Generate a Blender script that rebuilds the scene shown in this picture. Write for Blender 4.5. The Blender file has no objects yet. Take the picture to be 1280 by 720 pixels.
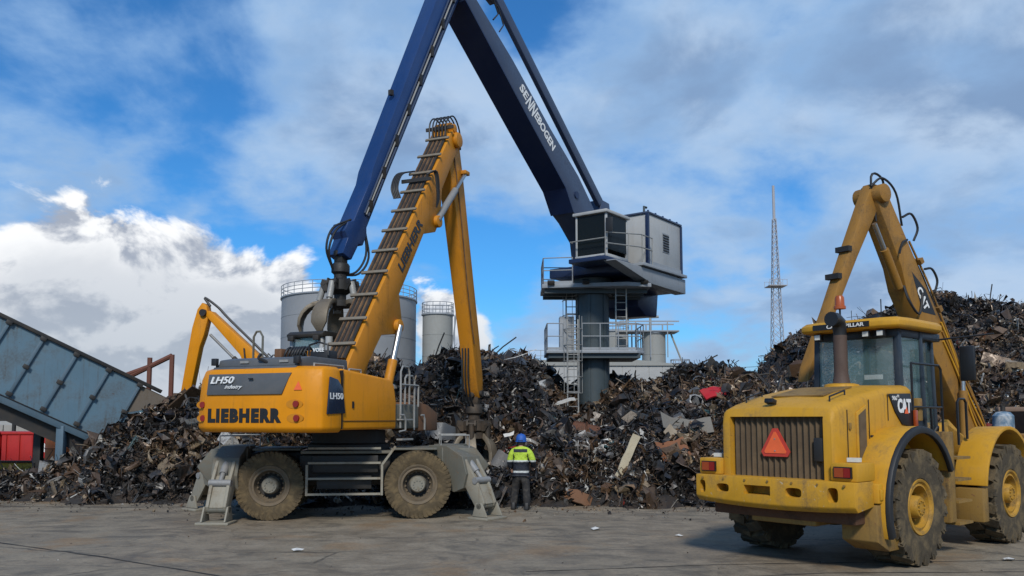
import bpy, bmesh, math, random
import numpy as np
from mathutils import Vector, Matrix, noise as mnoise

S = bpy.context.scene
C = S.collection
R = math.radians

# ------------------------------------------------------------------ camera
cd = bpy.data.cameras.new('camera'); cam = bpy.data.objects.new('camera', cd); C.objects.link(cam)
cd.sensor_width = 36.0; cd.lens = 29.53; cd.shift_y = 0.0564
cd.clip_start = 0.1; cd.clip_end = 3000
cam.location = (0, 0, 2.2); cam.rotation_euler = (R(95), 0, 0)
S.camera = cam

# ------------------------------------------------------------------ exposure
S.view_settings.view_transform = 'Standard'; S.view_settings.look = 'None'
S.view_settings.exposure = 0.0; S.view_settings.gamma = 1.0; S.view_settings.use_curve_mapping = False

# ------------------------------------------------------------------ sun
SUN_DIR = Vector((-0.03, -0.80, 0.66)).normalized()      # towards the sun
sd = bpy.data.lights.new('sun', 'SUN'); sun = bpy.data.objects.new('sun', sd); C.objects.link(sun)
sd.energy = 3.0; sd.angle = R(9.0); sd.color = (1.0, 0.95, 0.87)
sun.rotation_euler = SUN_DIR.to_track_quat('Z', 'Y').to_euler()
sun.location = (10, -20, 40)

# ------------------------------------------------------------------ sky
W = bpy.data.worlds.new('World'); S.world = W; W.use_nodes = True
nt = W.node_tree
for n in list(nt.nodes): nt.nodes.remove(n)
class NG:
    """small node-graph helper"""
    def __init__(s, nt): s.nt = nt
    def n(s, t, **kw):
        o = s.nt.nodes.new(t)
        for k, v in kw.items(): setattr(o, k, v)
        return o
    def link(s, a, b): s.nt.links.new(a, b)
    def put(s, sock, v):
        if isinstance(v, bpy.types.NodeSocket): s.nt.links.new(v, sock)
        else: sock.default_value = v
    def m(s, op, a, b=None, c=None, clamp=False):
        o = s.n('ShaderNodeMath', operation=op, use_clamp=clamp)
        s.put(o.inputs[0], a)
        if b is not None: s.put(o.inputs[1], b)
        if c is not None: s.put(o.inputs[2], c)
        return o.outputs[0]
    def vm(s, op, a, b=None, out=0):
        o = s.n('ShaderNodeVectorMath', operation=op); s.put(o.inputs[0], a)
        if b is not None: s.put(o.inputs[1], b)
        return o.outputs[out]
    def noise(s, vec, scale, detail=4, rough=.5, dist=0, out=0, lac=2.0):
        o = s.n('ShaderNodeTexNoise'); s.link(vec, o.inputs['Vector'])
        o.inputs['Scale'].default_value = scale; o.inputs['Detail'].default_value = detail
        o.inputs['Roughness'].default_value = rough; o.inputs['Distortion'].default_value = dist
        o.inputs['Lacunarity'].default_value = lac
        return o.outputs[out]
    def smooth(s, v, lo, hi, a=0.0, b=1.0):
        o = s.n('ShaderNodeMapRange', interpolation_type='SMOOTHSTEP')
        s.put(o.inputs[0], v); s.put(o.inputs[1], lo); s.put(o.inputs[2], hi); s.put(o.inputs[3], a); s.put(o.inputs[4], b)
        return o.outputs[0]
    def mix(s, f, a, b, blend='MIX'):
        o = s.n('ShaderNodeMix', data_type='RGBA', blend_type=blend); o.clamp_factor = True
        s.put(o.inputs[0], f)
        for sock, v in ((o.inputs[6], a), (o.inputs[7], b)):
            if isinstance(v, (tuple, list)) and len(v) == 3: v = (*v, 1)
            s.put(sock, v)
        return o.outputs[2]
    def ramp(s, f, stops, interp='LINEAR'):
        o = s.n('ShaderNodeValToRGB'); s.link(f, o.inputs[0]); cr = o.color_ramp; cr.interpolation = interp
        while len(cr.elements) < len(stops): cr.elements.new(0.5)
        for e, (p, c) in zip(cr.elements, stops):
            e.position = p; e.color = (*c, 1) if len(c) == 3 else c
        return o.outputs[0]

g = NG(nt)
sky = g.n('ShaderNodeTexSky', sky_type='NISHITA', sun_disc=False)
sky.sun_elevation = math.asin(SUN_DIR.z); sky.sun_rotation = math.atan2(SUN_DIR.x, SUN_DIR.y)
sky.altitude = 0; sky.air_density = 1.0; sky.dust_density = 0.6; sky.ozone_density = 3.0
tc = g.n('ShaderNodeTexCoord'); d = g.vm('NORMALIZE', tc.outputs['Generated'])
sx = g.n('ShaderNodeSeparateXYZ'); g.link(d, sx.inputs[0])
zc = g.m('MAXIMUM', sx.outputs[2], 0.0)
inv = g.m('DIVIDE', 1.0, g.m('ADD', zc, 0.34))
sc = g.n('ShaderNodeVectorMath', operation='SCALE'); g.link(d, sc.inputs[0]); g.link(inv, sc.inputs[3])
q0 = g.vm('MULTIPLY', sc.outputs[0], (1, 1, 0))
def lobe(vec, s, amp):
    v = Vector(vec).normalized()
    dd = g.vm('DISTANCE', d, tuple(v), out=1)
    e = g.m('MULTIPLY', g.m('MULTIPLY', dd, dd), -1.0 / (s * s))
    return g.m('MULTIPLY', g.m('EXPONENT', e), amp)
def addn(*a):
    r = a[0]
    for b in a[1:]: r = g.m('ADD', r, b)
    return r
q = g.vm('ADD', q0, (3.1, 1.7, 0.0))
n1 = g.noise(q, 1.75, 8, 0.56, 0.2)
n2 = g.noise(q, 5.0, 7, 0.56, 0.2)
# where the blue holes and the closed cloud lie: (direction, size, amount)
bias = addn(g.m('MULTIPLY', sx.outputs[0], 0.10),
            lobe((-0.32, 1, 0.27), 0.17, -0.14), lobe((-0.03, 1, 0.20), 0.12, -0.12), lobe((0.06, 1, 0.50), 0.10, -0.16),
            lobe((-0.55, 1, 0.40), 0.16, 0.09), lobe((0.45, 1, 0.35), 0.30, 0.10), lobe((-0.20, 1, 0.40), 0.16, 0.16), lobe((0.12, 1, 0.14), 0.07, -0.07))
cov = addn(g.m('MULTIPLY', n1, 0.75), g.m('MULTIPLY', n2, 0.25), bias)
a1 = g.smooth(cov, 0.41, 0.575)
thick = g.smooth(cov, 0.47, 0.70)
n3 = g.noise(g.vm('ADD', q, (0.6, -0.4, 2.0)), 3.4, 8, 0.56, 0.2)
cloud_lit = g.mix(g.smooth(n3, 0.40, 0.61), (2.2, 3.35, 5.3), (4.7, 6.0, 7.8))
cloud_col = g.mix(thick, (3.0, 4.9, 7.7), cloud_lit)
blue = g.mix(1.0, sky.outputs[0], (0.32, 0.86, 1.30), 'MULTIPLY')
c1 = g.mix(g.m('MULTIPLY', a1, 0.96), blue, cloud_col)
# cumulus heaps low over the horizon
p3 = g.vm('MULTIPLY', d, (1, 1, 1.35))
cn = g.noise(g.vm('ADD', p3, (0.35, 0.1, 0.22)), 7.5, 9, 0.56, 0.35)
cn_up = g.noise(g.vm('ADD', p3, (0.36, 0.095, 0.247)), 7.5, 9, 0.56, 0.35)
cb = addn(lobe((-0.56, 1, 0.07), 0.175, 0.50), lobe((-0.40, 1, 0.09), 0.13, 0.42), lobe((-0.33, 1, 0.03), 0.13, 0.40), lobe((-0.075, 1, 0.115), 0.060, 0.40),
          lobe((0.9, 0.2, 0.06), 0.22, 0.3), lobe((-0.9, -0.4, 0.06), 0.25, 0.35))
cd_ = addn(cb, g.m('MULTIPLY', cn, 0.9))
ca = g.smooth(cd_, 0.66, 0.74)
lit = g.smooth(g.m('SUBTRACT', cn, cn_up), -0.075, 0.045)
deep = g.smooth(cd_, 0.74, 1.10)
grey = g.mix(lit, (3.7, 4.1, 4.9), (9.9, 9.95, 10.0))
cum = g.mix(g.m('MULTIPLY', deep, 0.42), grey, (3.4, 3.9, 4.7))
cum = g.mix(g.smooth(sx.outputs[2], 0.20, 0.06), cum, g.mix(0.45, cum, (4.3, 4.8, 5.5)))
c2 = g.mix(g.m('MULTIPLY', ca, 0.97), c1, cum)
# haze near the horizon
c3 = g.mix(g.smooth(sx.outputs[2], 0.16, -0.02, 0.0, 0.45), c2, (4.6, 5.3, 6.2))
bg = g.n('ShaderNodeBackground'); g.link(c3, bg.inputs[0]); bg.inputs[1].default_value = 0.105
wo = g.n('ShaderNodeOutputWorld'); g.link(bg.outputs[0], wo.inputs[0])

# ------------------------------------------------------------------ helpers
rnd = random.Random(11)
def V(*a): return Vector(a)

class MB:
    """collects shapes and links them as one mesh object"""
    def __init__(s, xf=None): s.v = []; s.f = []; s.xf = xf
    def add(s, vs, fs):
        o = len(s.v); s.v.extend([tuple(v) for v in vs]); s.f.extend([[i + o for i in f] for f in fs]); return s
    def box(s, c, size, rot=None):
        hx, hy, hz = size[0] / 2, size[1] / 2, size[2] / 2
        vs = [V(x, y, z) for x in (-hx, hx) for y in (-hy, hy) for z in (-hz, hz)]
        if rot is not None:
            M = rot if isinstance(rot, Matrix) else (Matrix.Rotation(rot[2], 3, 'Z') @ Matrix.Rotation(rot[1], 3, 'Y') @ Matrix.Rotation(rot[0], 3, 'X'))
            vs = [M @ v for v in vs]
        c = V(*c)
        return s.add([v + c for v in vs], [(0, 1, 3, 2), (4, 6, 7, 5), (0, 4, 5, 1), (2, 3, 7, 6), (0, 2, 6, 4), (1, 5, 7, 3)])
    def b2(s, x0, x1, y0, y1, z0, z1):
        return s.box(((x0 + x1) / 2, (y0 + y1) / 2, (z0 + z1) / 2), (abs(x1 - x0), abs(y1 - y0), abs(z1 - z0)))
    def bar(s, p0, p1, w, h, up=(0, 0, 1), w1=None, h1=None):
        p0, p1, up = V(*p0), V(*p1), V(*up); d = (p1 - p0).normalized()
        sd = d.cross(up)
        if sd.length < 1e-4: sd = d.cross(V(1, 0, 0))
        sd.normalize(); u = sd.cross(d)
        w1 = w if w1 is None else w1; h1 = h if h1 is None else h1
        vs = []
        for p, a, b in ((p0, w, h), (p1, w1, h1)):
            vs += [p + sd * (i * a / 2) + u * (j * b / 2) for i, j in ((-1, -1), (1, -1), (1, 1), (-1, 1))]
        return s.add(vs, [(3, 2, 1, 0), (4, 5, 6, 7), (0, 1, 5, 4), (1, 2, 6, 5), (2, 3, 7, 6), (3, 0, 4, 7)])
    def prism(s, pts, axis, a, b):
        n = len(pts)
        def mk(p, t):
            return {'x': (t, p[0], p[1]), 'y': (p[0], t, p[1]), 'z': (p[0], p[1], t)}[axis]
        vs = [mk(p, a) for p in pts] + [mk(p, b) for p in pts]
        return s.add(vs, [list(range(n))[::-1], list(range(n, 2 * n))] + [(i, (i + 1) % n, n + (i + 1) % n, n + i) for i in range(n)])
    def cyl(s, p0, p1, r0, r1=None, n=16, caps=True):
        return s.tube([p0, p1], [r0, r0 if r1 is None else r1], n, caps)
    def tube(s, pts, r, n=6, caps=True):
        pts = [V(*p) for p in pts]; k = len(pts)
        rs = r if isinstance(r, (list, tuple)) else [r] * k
        t0 = (pts[1] - pts[0]).normalized()
        u = t0.cross(V(0, 0, 1)); u = u if u.length > 1e-3 else t0.cross(V(1, 0, 0)); u.normalize()
        vs = []
        for i, p in enumerate(pts):
            t = (pts[min(i + 1, k - 1)] - pts[max(i - 1, 0)]).normalized()
            u = (u - t * u.dot(t)); u = u.normalized() if u.length > 1e-5 else t.orthogonal().normalized()
            w = t.cross(u)
            vs += [p + (u * math.cos(2 * math.pi * j / n) + w * math.sin(2 * math.pi * j / n)) * rs[i] for j in range(n)]
        fs = [(i * n + j, i * n + (j + 1) % n, (i + 1) * n + (j + 1) % n, (i + 1) * n + j) for i in range(k - 1) for j in range(n)]
        if caps: fs += [list(range(n))[::-1], list(range((k - 1) * n, k * n))]
        return s.add(vs, fs)
    def lathe(s, prof, c=(0, 0, 0), axis='z', n=24, a0=0.0, a1=2 * math.pi):
        """prof = [(radius, height)...] turned about axis through c"""
        full = abs(a1 - a0 - 2 * math.pi) < 1e-6; m = n if full else n + 1
        vs = []
        for r, h in prof:
            for j in range(m):
                t = a0 + (a1 - a0) * j / n; x, y = r * math.cos(t), r * math.sin(t)
                p = {'z': (x, y, h), 'y': (x, h, y), 'x': (h, x, y)}[axis]
                vs.append((p[0] + c[0], p[1] + c[1], p[2] + c[2]))
        k = len(prof); fs = []
        for i in range(k - 1):
            for j in range(n):
                j2 = (j + 1) % m
                fs.append((i * m + j, i * m + j2, (i + 1) * m + j2, (i + 1) * m + j))
        return s.add(vs, fs)
    def mesh(s, name, bevel=0, seg=2, angle=38, smooth=True):
        vs = [s.xf @ Vector(v) for v in s.v] if s.xf is not None else s.v
        me = bpy.data.meshes.new(name); me.from_pydata([tuple(v) for v in vs], [], s.f)
        bm = bmesh.new(); bm.from_mesh(me)
        bmesh.ops.recalc_face_normals(bm, faces=bm.faces)
        if bevel:
            es = [e for e in bm.edges if len(e.link_faces) == 2 and e.calc_face_angle(0) > R(28)]
            bmesh.ops.bevel(bm, geom=es, offset=bevel, segments=seg, affect='EDGES', profile=0.5, clamp_overlap=True)
        bm.to_mesh(me); bm.free()
        if smooth:
            me.polygons.foreach_set('use_smooth', [True] * len(me.polygons)); me.set_sharp_from_angle(angle=R(angle))
        return me
    def build(s, name, mat, parent=None, bevel=0, seg=2, angle=38, smooth=True, kind=None):
        return link(name, s.mesh(name, bevel, seg, angle, smooth), mat, parent, kind)

def link(name, me, mat, parent=None, kind=None):
    o = bpy.data.objects.new(name, me); C.objects.link(o)
    if mat is not None and len(me.materials) == 0: me.materials.append(mat)
    if parent is not None: o.parent = parent
    if kind: o['kind'] = kind
    return o
def tag(o, label, cat, group=None):
    o['label'] = label; o['category'] = cat
    if group: o['group'] = group
    return o
def thing(name, label, cat, loc=(0, 0, 0), rz=0.0, group=None):
    o = bpy.data.objects.new(name, None); C.objects.link(o); o.empty_display_size = 0.3
    o.location = loc; o.rotation_euler = (0, 0, rz)
    return tag(o, label, cat, group)
def place(o, loc, rz=0.0, rot=None):
    o.location = loc; o.rotation_euler = rot if rot else (0, 0, rz); return o
def cut(o, cutter):
    """boolean difference of MB cutter from object o, baked into its mesh"""
    cm = cutter.mesh('cutter'); co = bpy.data.objects.new('cutter', cm); C.objects.link(co)
    co.parent = o.parent; co.matrix_parent_inverse = o.matrix_parent_inverse
    md = o.modifiers.new('cut', 'BOOLEAN'); md.operation = 'DIFFERENCE'; md.object = co; md.solver = 'EXACT'
    bpy.context.view_layer.update()
    me = bpy.data.meshes.new_from_object(o.evaluated_get(bpy.context.evaluated_depsgraph_get()))
    o.modifiers.clear(); o.data = me
    bpy.data.objects.remove(co)
    me.polygons.foreach_set('use_smooth', [True] * len(me.polygons)); me.set_sharp_from_angle(angle=R(30))
def text(name, s, mat, parent, pos, xdir, up, width, height, ext=0.004, bold=0.0, shear=0.0, xf=None, spacing=1.0):
    """raised lettering, lower left corner at pos, fitted to width x height"""
    cu = bpy.data.curves.new(name, 'FONT'); cu.body = s; cu.offset = bold; cu.extrude = 0.05; cu.resolution_u = 3; cu.shear = shear; cu.space_character = spacing
    to = bpy.data.objects.new(name, cu); C.objects.link(to); bpy.context.view_layer.update()
    me = bpy.data.meshes.new_from_object(to.evaluated_get(bpy.context.evaluated_depsgraph_get()))
    bpy.data.objects.remove(to); bpy.data.curves.remove(cu)
    co = np.empty(len(me.vertices) * 3); me.vertices.foreach_get('co', co); co = co.reshape(-1, 3)
    lo, hi = co.min(0), co.max(0)
    co = (co - lo) / np.maximum(hi - lo, 1e-6) * np.array([width, height, ext])
    x = V(*xdir).normalized(); u = V(*up); u = (u - x * u.dot(x)).normalized(); nn = x.cross(u)
    M = np.array([x, u, nn]); co = co @ M + np.array(pos)
    if xf is not None: co = co @ np.array(xf.to_3x3()).T + np.array(xf.translation)
    me.vertices.foreach_set('co', co.ravel()); me.update(); me.materials.clear()
    return link(name, me, mat, parent)
def copy_tree(o, parent=None):
    c = o.copy(); C.objects.link(c)
    if parent is not None: c.parent = parent
    for ch in list(o.children): copy_tree(ch, c)
    return c

# ------------------------------------------------------------------ materials
def newmat(name):
    m = bpy.data.materials.new(name); m.use_nodes = True
    g = NG(m.node_tree); b = m.node_tree.nodes['Principled BSDF']
    return m, g, b
def paint(name, col, rough=0.45, metal=0.0, dirt=(0.10, 0.075, 0.05), amt=0.35, scale=1.6, streak=0.35, chips=None, chipcol=(0.16, 0.07, 0.03), bump=0.15, bscale=40, spec=0.4, var=0.12):
    """painted or bare surface with blotches, run-off streaks, chips and fine relief"""
    m, g, b = newmat(name)
    tc = g.n('ShaderNodeTexCoord').outputs['Object']
    n_big = g.noise(tc, scale, 6, 0.62, 0.4)
    mp = g.n('ShaderNodeMapping'); g.link(tc, mp.inputs[0]); mp.inputs['Scale'].default_value = (9, 9, 0.7)
    n_st = g.noise(mp.outputs[0], 1.0, 5, 0.6)
    n_fine = g.noise(tc, scale * 14, 4, 0.6)
    f = g.m('ADD', g.smooth(n_big, 0.42, 0.68, 0, amt), g.smooth(n_st, 0.50, 0.78, 0, streak))
    f = g.m('MULTIPLY', f, g.smooth(n_fine, 0.25, 0.7, 0.55, 1.1), clamp=True)
    tint = g.mix(g.smooth(n_big, 0.3, 0.7), tuple(c * (1 - var) for c in col), tuple(min(1, c * (1 + var)) for c in col))
    c = g.mix(f, tint, dirt)
    if chips:
        nc = g.noise(tc, scale * 5, 8, 0.7, 0.6)
        c = g.mix(g.smooth(nc, chips, chips + 0.025), c, chipcol)
    g.link(c, b.inputs['Base Color'])
    g.link(g.m('ADD', g.m('MULTIPLY', f, 0.35), g.smooth(n_fine, 0.2, 0.8, rough - 0.06, rough + 0.08), clamp=True), b.inputs['Roughness'])
    b.inputs['Metallic'].default_value = metal; b.inputs['Specular IOR Level'].default_value = spec
    if bump:
        bn = g.n('ShaderNodeBump'); bn.inputs['Strength'].default_value = bump; bn.inputs['Distance'].default_value = 0.02
        g.link(g.noise(tc, bscale, 3, 0.6), bn.inputs['Height']); g.link(bn.outputs[0], b.inputs['Normal'])
    return m
def plain(name, col, rough=0.5, metal=0.0, spec=0.5):
    m, g, b = newmat(name); tc = g.n('ShaderNodeTexCoord').outputs['Object']
    n = g.noise(tc, 9, 4, 0.6)
    g.link(g.mix(n, tuple(c * 0.82 for c in col), tuple(min(1, c * 1.18) for c in col)), b.inputs['Base Color'])
    b.inputs['Roughness'].default_value = rough; b.inputs['Metallic'].default_value = metal; b.inputs['Specular IOR Level'].default_value = spec
    return m
def glassy(name, col, alpha=0.5, rough=0.05):
    m, g, b = newmat(name)
    b.inputs['Base Color'].default_value = (*col, 1); b.inputs['Roughness'].default_value = rough
    b.inputs['Specular IOR Level'].default_value = 0.8 if alpha < 0.5 else 0.2; b.inputs['IOR'].default_value = 1.9 if alpha < 0.5 else 1.4; b.inputs['Alpha'].default_value = alpha
    return m

MUD = (0.11, 0.085, 0.055)
M = dict(
    yel=paint('liebherr_yellow', (0.66, 0.245, 0.004), 0.45, dirt=(0.20, 0.10, 0.025), amt=0.32, streak=0.32, spec=0.22, chips=0.72, scale=0.9, bump=0.04),
    yelb=paint('boom_yellow', (0.54, 0.21, 0.010), 0.5, spec=0.3, dirt=(0.12, 0.065, 0.025), amt=0.42, streak=0.35, scale=1.1, chips=0.70, bump=0.08),
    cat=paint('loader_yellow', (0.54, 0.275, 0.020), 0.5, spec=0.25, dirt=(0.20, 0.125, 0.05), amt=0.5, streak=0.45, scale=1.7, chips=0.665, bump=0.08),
    catbm=paint('bumper_yellow', (0.54, 0.275, 0.020), 0.5, spec=0.25, dirt=(0.16, 0.105, 0.05), amt=0.6, streak=0.5, scale=2.6, chips=0.635, chipcol=(0.42, 0.36, 0.26), bump=0.15),
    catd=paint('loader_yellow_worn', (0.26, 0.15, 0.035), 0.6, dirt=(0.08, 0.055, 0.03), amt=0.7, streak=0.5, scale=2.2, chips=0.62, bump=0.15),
    catb=paint('handler_yellow_worn', (0.30, 0.145, 0.022), 0.55, dirt=(0.07, 0.05, 0.03), amt=0.6, streak=0.35, scale=1.8, chips=0.64, bump=0.12),
    grey=paint('hood_grey', (0.085, 0.09, 0.095), 0.5, dirt=(0.13, 0.11, 0.09), amt=0.25, streak=0.2, bump=0.05),
    gfr=paint('undercarriage_grey', (0.125, 0.122, 0.100), 0.6, dirt=(0.12, 0.085, 0.05), amt=0.6, streak=0.5, scale=2.2, chips=0.66, chipcol=(0.22, 0.11, 0.05), bump=0.12),
    leg=paint('stabiliser_grey', (0.26, 0.24, 0.19), 0.6, dirt=(0.14, 0.10, 0.06), amt=0.55, streak=0.5, scale=2.6, chips=0.66, chipcol=(0.20, 0.10, 0.05), bump=0.12),
    dark=paint('dark_steel', (0.022, 0.021, 0.020), 0.55, dirt=(0.06, 0.045, 0.03), amt=0.4, bump=0.1),
    black=plain('black_rubber', (0.014, 0.014, 0.015), 0.55),
    tyre=paint('muddy_tyre', (0.085, 0.064, 0.038), 0.85, dirt=(0.165, 0.12, 0.065), amt=0.85, streak=0.2, scale=5, bump=0.5, bscale=24, spec=0.2),
    tyred=paint('loader_tyre', (0.066, 0.053, 0.036), 0.85, dirt=(0.155, 0.115, 0.065), amt=0.95, streak=0.1, scale=4, bump=0.5, bscale=20, spec=0.2),
    rim=paint('muddy_rim', (0.13, 0.10, 0.066), 0.75, dirt=(0.16, 0.12, 0.075), amt=0.7, scale=5, bump=0.3),
    hub=paint('hub_grey', (0.22, 0.205, 0.165), 0.65, dirt=(0.13, 0.10, 0.06), amt=0.6, scale=6, bump=0.2),
    catrim=paint('loader_rim', (0.42, 0.22, 0.02), 0.6, dirt=(0.10, 0.07, 0.035), amt=0.75, scale=5, bump=0.2),
    chrome=plain('piston_chrome', (0.45, 0.45, 0.44), 0.38, 1.0),
    cylg=paint('cylinder_grey', (0.25, 0.25, 0.245), 0.5, metal=0.15, amt=0.3, scale=4),
    rung=paint('galvanised', (0.30, 0.30, 0.285), 0.5, metal=0.2, amt=0.35, scale=4),
    brung=paint('boom_rung', (0.19, 0.165, 0.125), 0.6, dirt=(0.13, 0.08, 0.04), amt=0.6, scale=6),
    pipe=paint('rusty_pipe', (0.085, 0.05, 0.028), 0.6, dirt=(0.22, 0.12, 0.05), amt=0.7, scale=3, bump=0.2),
    rust=paint('rust', (0.10, 0.045, 0.022), 0.8, dirt=(0.045, 0.028, 0.02), amt=0.8, scale=2.4, bump=0.4),
    brown=paint('brown_box', (0.16, 0.075, 0.035), 0.75, dirt=(0.07, 0.05, 0.035), amt=0.6, bump=0.1),
    red=plain('lamp_red', (0.22, 0.010, 0.008), 0.2), amber=plain('lamp_amber', (0.30, 0.05, 0.010), 0.25),
    beacon=plain('beacon_amber', (0.34, 0.075, 0.015), 0.3),
    white=plain('white_print', (0.72, 0.72, 0.70), 0.5), pblack=plain('black_print', (0.010, 0.010, 0.011), 0.45),
    dkblue=plain('side_panel_blue', (0.012, 0.022, 0.045), 0.25), orange=plain('warning_orange', (0.80, 0.13, 0.035), 0.5), wred=plain('warning_red', (0.50, 0.045, 0.025), 0.45),
    navy=paint('boom_blue', (0.012, 0.040, 0.135), 0.33, dirt=(0.03, 0.04, 0.06), amt=0.25, streak=0.2, scale=0.7, bump=0.03),
    navyd=paint('frame_and_shade_navy', (0.010, 0.022, 0.066), 0.38, dirt=(0.03, 0.035, 0.045), amt=0.25, streak=0.2, scale=0.7, bump=0.03),  # frame paint; also the boom underside, with its shade in the colour
    navyl=paint('boom_blue_grey', (0.040, 0.058, 0.105), 0.38, dirt=(0.06, 0.065, 0.075), amt=0.25, streak=0.2, scale=0.7, bump=0.03),  # paler than the underside navy: the boom side's lit look is painted in
    tower=paint('tower_grey_green', (0.045, 0.062, 0.070), 0.5, dirt=(0.07, 0.07, 0.065), amt=0.3, streak=0.3, scale=0.8, bump=0.04),
    galv=paint('platform_grey', (0.27, 0.29, 0.31), 0.5, dirt=(0.13, 0.12, 0.11), amt=0.3, streak=0.3, scale=2),
    house=paint('house_white', (0.38, 0.385, 0.38), 0.5, dirt=(0.26, 0.25, 0.23), amt=0.3, streak=0.35, scale=0.8, bump=0.03),
    conv=paint('conveyor_blue', (0.095, 0.170, 0.225), 0.55, dirt=(0.075, 0.072, 0.066), amt=0.65, streak=0.6, scale=1.3, chips=0.66, chipcol=(0.08, 0.05, 0.04), bump=0.1),
    convb=paint('conveyor_beam', (0.075, 0.125, 0.165), 0.55, dirt=(0.06, 0.06, 0.06), amt=0.4, streak=0.3, scale=1.6, chips=0.68),
    tank=paint('tank_grey', (0.25, 0.255, 0.26), 0.6, dirt=(0.22, 0.22, 0.22), amt=0.2, streak=0.1, scale=0.16, bump=0.0),
    tank2=paint('tank_light', (0.27, 0.27, 0.25), 0.6, dirt=(0.2, 0.18, 0.15), amt=0.25, streak=0.2, scale=0.3, bump=0.0),
    wallw=paint('plant_white', (0.36, 0.36, 0.35), 0.7, dirt=(0.3, 0.28, 0.25), amt=0.3, scale=0.3, bump=0.0),
    conc=paint('concrete_block', (0.32, 0.30, 0.27), 0.85, dirt=(0.2, 0.18, 0.15), amt=0.5, scale=0.8, bump=0.2),
    redc=paint('container_red', (0.42, 0.018, 0.014), 0.5, dirt=(0.20, 0.02, 0.015), amt=0.35, scale=1.0),
    beamy=paint('barrier_yellow', (0.55, 0.30, 0.015), 0.55, dirt=(0.14, 0.09, 0.04), amt=0.5, scale=2),
    rpipe=paint('rust_red_pipe', (0.15, 0.055, 0.035), 0.7, dirt=(0.07, 0.04, 0.03), amt=0.5, scale=3),
    peel=paint('grapple_steel', (0.19, 0.155, 0.11), 0.5, metal=0.25, dirt=(0.05, 0.04, 0.03), amt=0.6, scale=3, bump=0.15),
    peeld=paint('grapple_dark', (0.050, 0.040, 0.030), 0.55, metal=0.3, dirt=(0.12, 0.08, 0.05), amt=0.5, scale=3, bump=0.2),
    glass=glassy('cab_glass', (0.17, 0.29, 0.29), 0.27), glassd=glassy('dark_glass', (0.008, 0.012, 0.014), 0.86, 0.2),
    cabnavy=paint('cab_dark_blue', (0.016, 0.026, 0.038), 0.4, dirt=(0.07, 0.06, 0.045), amt=0.25, scale=2),
    mast=plain('mast_steel', (0.34, 0.33, 0.34), 0.5),
    lamp=plain('lamp_lens', (0.6, 0.6, 0.55), 0.2),
    grille=paint('grille_brown', (0.095, 0.064, 0.036), 0.7, dirt=(0.15, 0.105, 0.06), amt=0.5, scale=3, bump=0.2),
    exh=paint('exhaust_brown', (0.085, 0.055, 0.042), 0.65, dirt=(0.05, 0.035, 0.03), amt=0.5, scale=4),
)

# ================================================================== GROUND
m, g, b = newmat('yard_concrete')
geo = g.n('ShaderNodeNewGeometry').outputs['Position']
flat = g.vm('MULTIPLY', geo, (1, 1, 0))
nA = g.noise(flat, 0.22, 6, 0.6, 0.6); nB = g.noise(flat, 1.3, 7, 0.65, 0.5); nC = g.noise(flat, 14, 5, 0.7)
mpw = g.n('ShaderNodeMapping'); g.link(flat, mpw.inputs[0]); mpw.inputs['Rotation'].default_value = (0, 0, R(12)); mpw.inputs['Scale'].default_value = (0.75, 1.0, 1)
nS = g.noise(mpw.outputs[0], 1.0, 7, 0.66, 1.6)                       # drag and tyre smears
mpt = g.n('ShaderNodeMapping'); g.link(flat, mpt.inputs[0]); mpt.inputs['Rotation'].default_value = (0, 0, R(-38)); mpt.inputs['Scale'].default_value = (0.65, 1.1, 1)
nT = g.noise(mpt.outputs[0], 1.0, 7, 0.66, 1.8)
col = g.ramp(nB, [(0.28, (0.150, 0.119, 0.083)), (0.5, (0.245, 0.198, 0.140)), (0.72, (0.325, 0.268, 0.195))])
col = g.mix(g.smooth(nA, 0.46, 0.66, 0, 0.55), col, (0.27, 0.228, 0.165))
col = g.mix(g.smooth(nS, 0.48, 0.68, 0, 0.65), col, (0.085, 0.073, 0.058))
col = g.mix(g.smooth(nT, 0.50, 0.68, 0, 0.55), col, (0.075, 0.066, 0.053))
nR = g.noise(flat, 0.55, 5, 0.6, 0.3)
col = g.mix(g.smooth(nR, 0.53, 0.68, 0, 0.65), col, (0.26, 0.165, 0.085))          # rust dust
nO = g.noise(flat, 0.9, 5, 0.7, 0.9)
col = g.mix(g.smooth(nO, 0.66, 0.72, 0, 0.7), col, (0.045, 0.042, 0.040))         # oil
col = g.mix(g.smooth(nC, 0.35, 0.75, 0.0, 0.45), col, (0.085, 0.074, 0.060))
vor = g.n('ShaderNodeTexVoronoi', feature='DISTANCE_TO_EDGE'); vor.inputs['Scale'].default_value = 0.11
wob = g.vm('ADD', flat, g.vm('SCALE', g.noise(flat, 1.5, 4, 0.6, 0, out=1), None))
sn = wob.node.inputs[1].links[0].from_node; sn.inputs[3].default_value = 0.35
g.link(wob, vor.inputs['Vector'])
crack = g.smooth(vor.outputs[0], 0.0045, 0.001)
crack = g.m('MULTIPLY', crack, g.smooth(nA, 0.50, 0.60, 0.0, 0.55))
col = g.mix(crack, col, (0.025, 0.023, 0.020))
g.link(col, b.inputs['Base Color'])
g.link(g.smooth(nB, 0.3, 0.7, 0.62, 0.88), b.inputs['Roughness']); b.inputs['Specular IOR Level'].default_value = 0.3
bp = g.n('ShaderNodeBump'); bp.inputs['Strength'].default_value = 0.55; bp.inputs['Distance'].default_value = 0.03
g.link(g.m('SUBTRACT', g.m('ADD', g.m('MULTIPLY', nB, 0.8), g.m('MULTIPLY', nC, 0.5)), crack), bp.inputs['Height']); g.link(bp.outputs[0], b.inputs['Normal'])
MG = m
gm = MB(); gm.add([(-1600, -400, 0), (1600, -400, 0), (1600, 2400, 0), (-1600, 2400, 0)], [(0, 1, 2, 3)])
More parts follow.
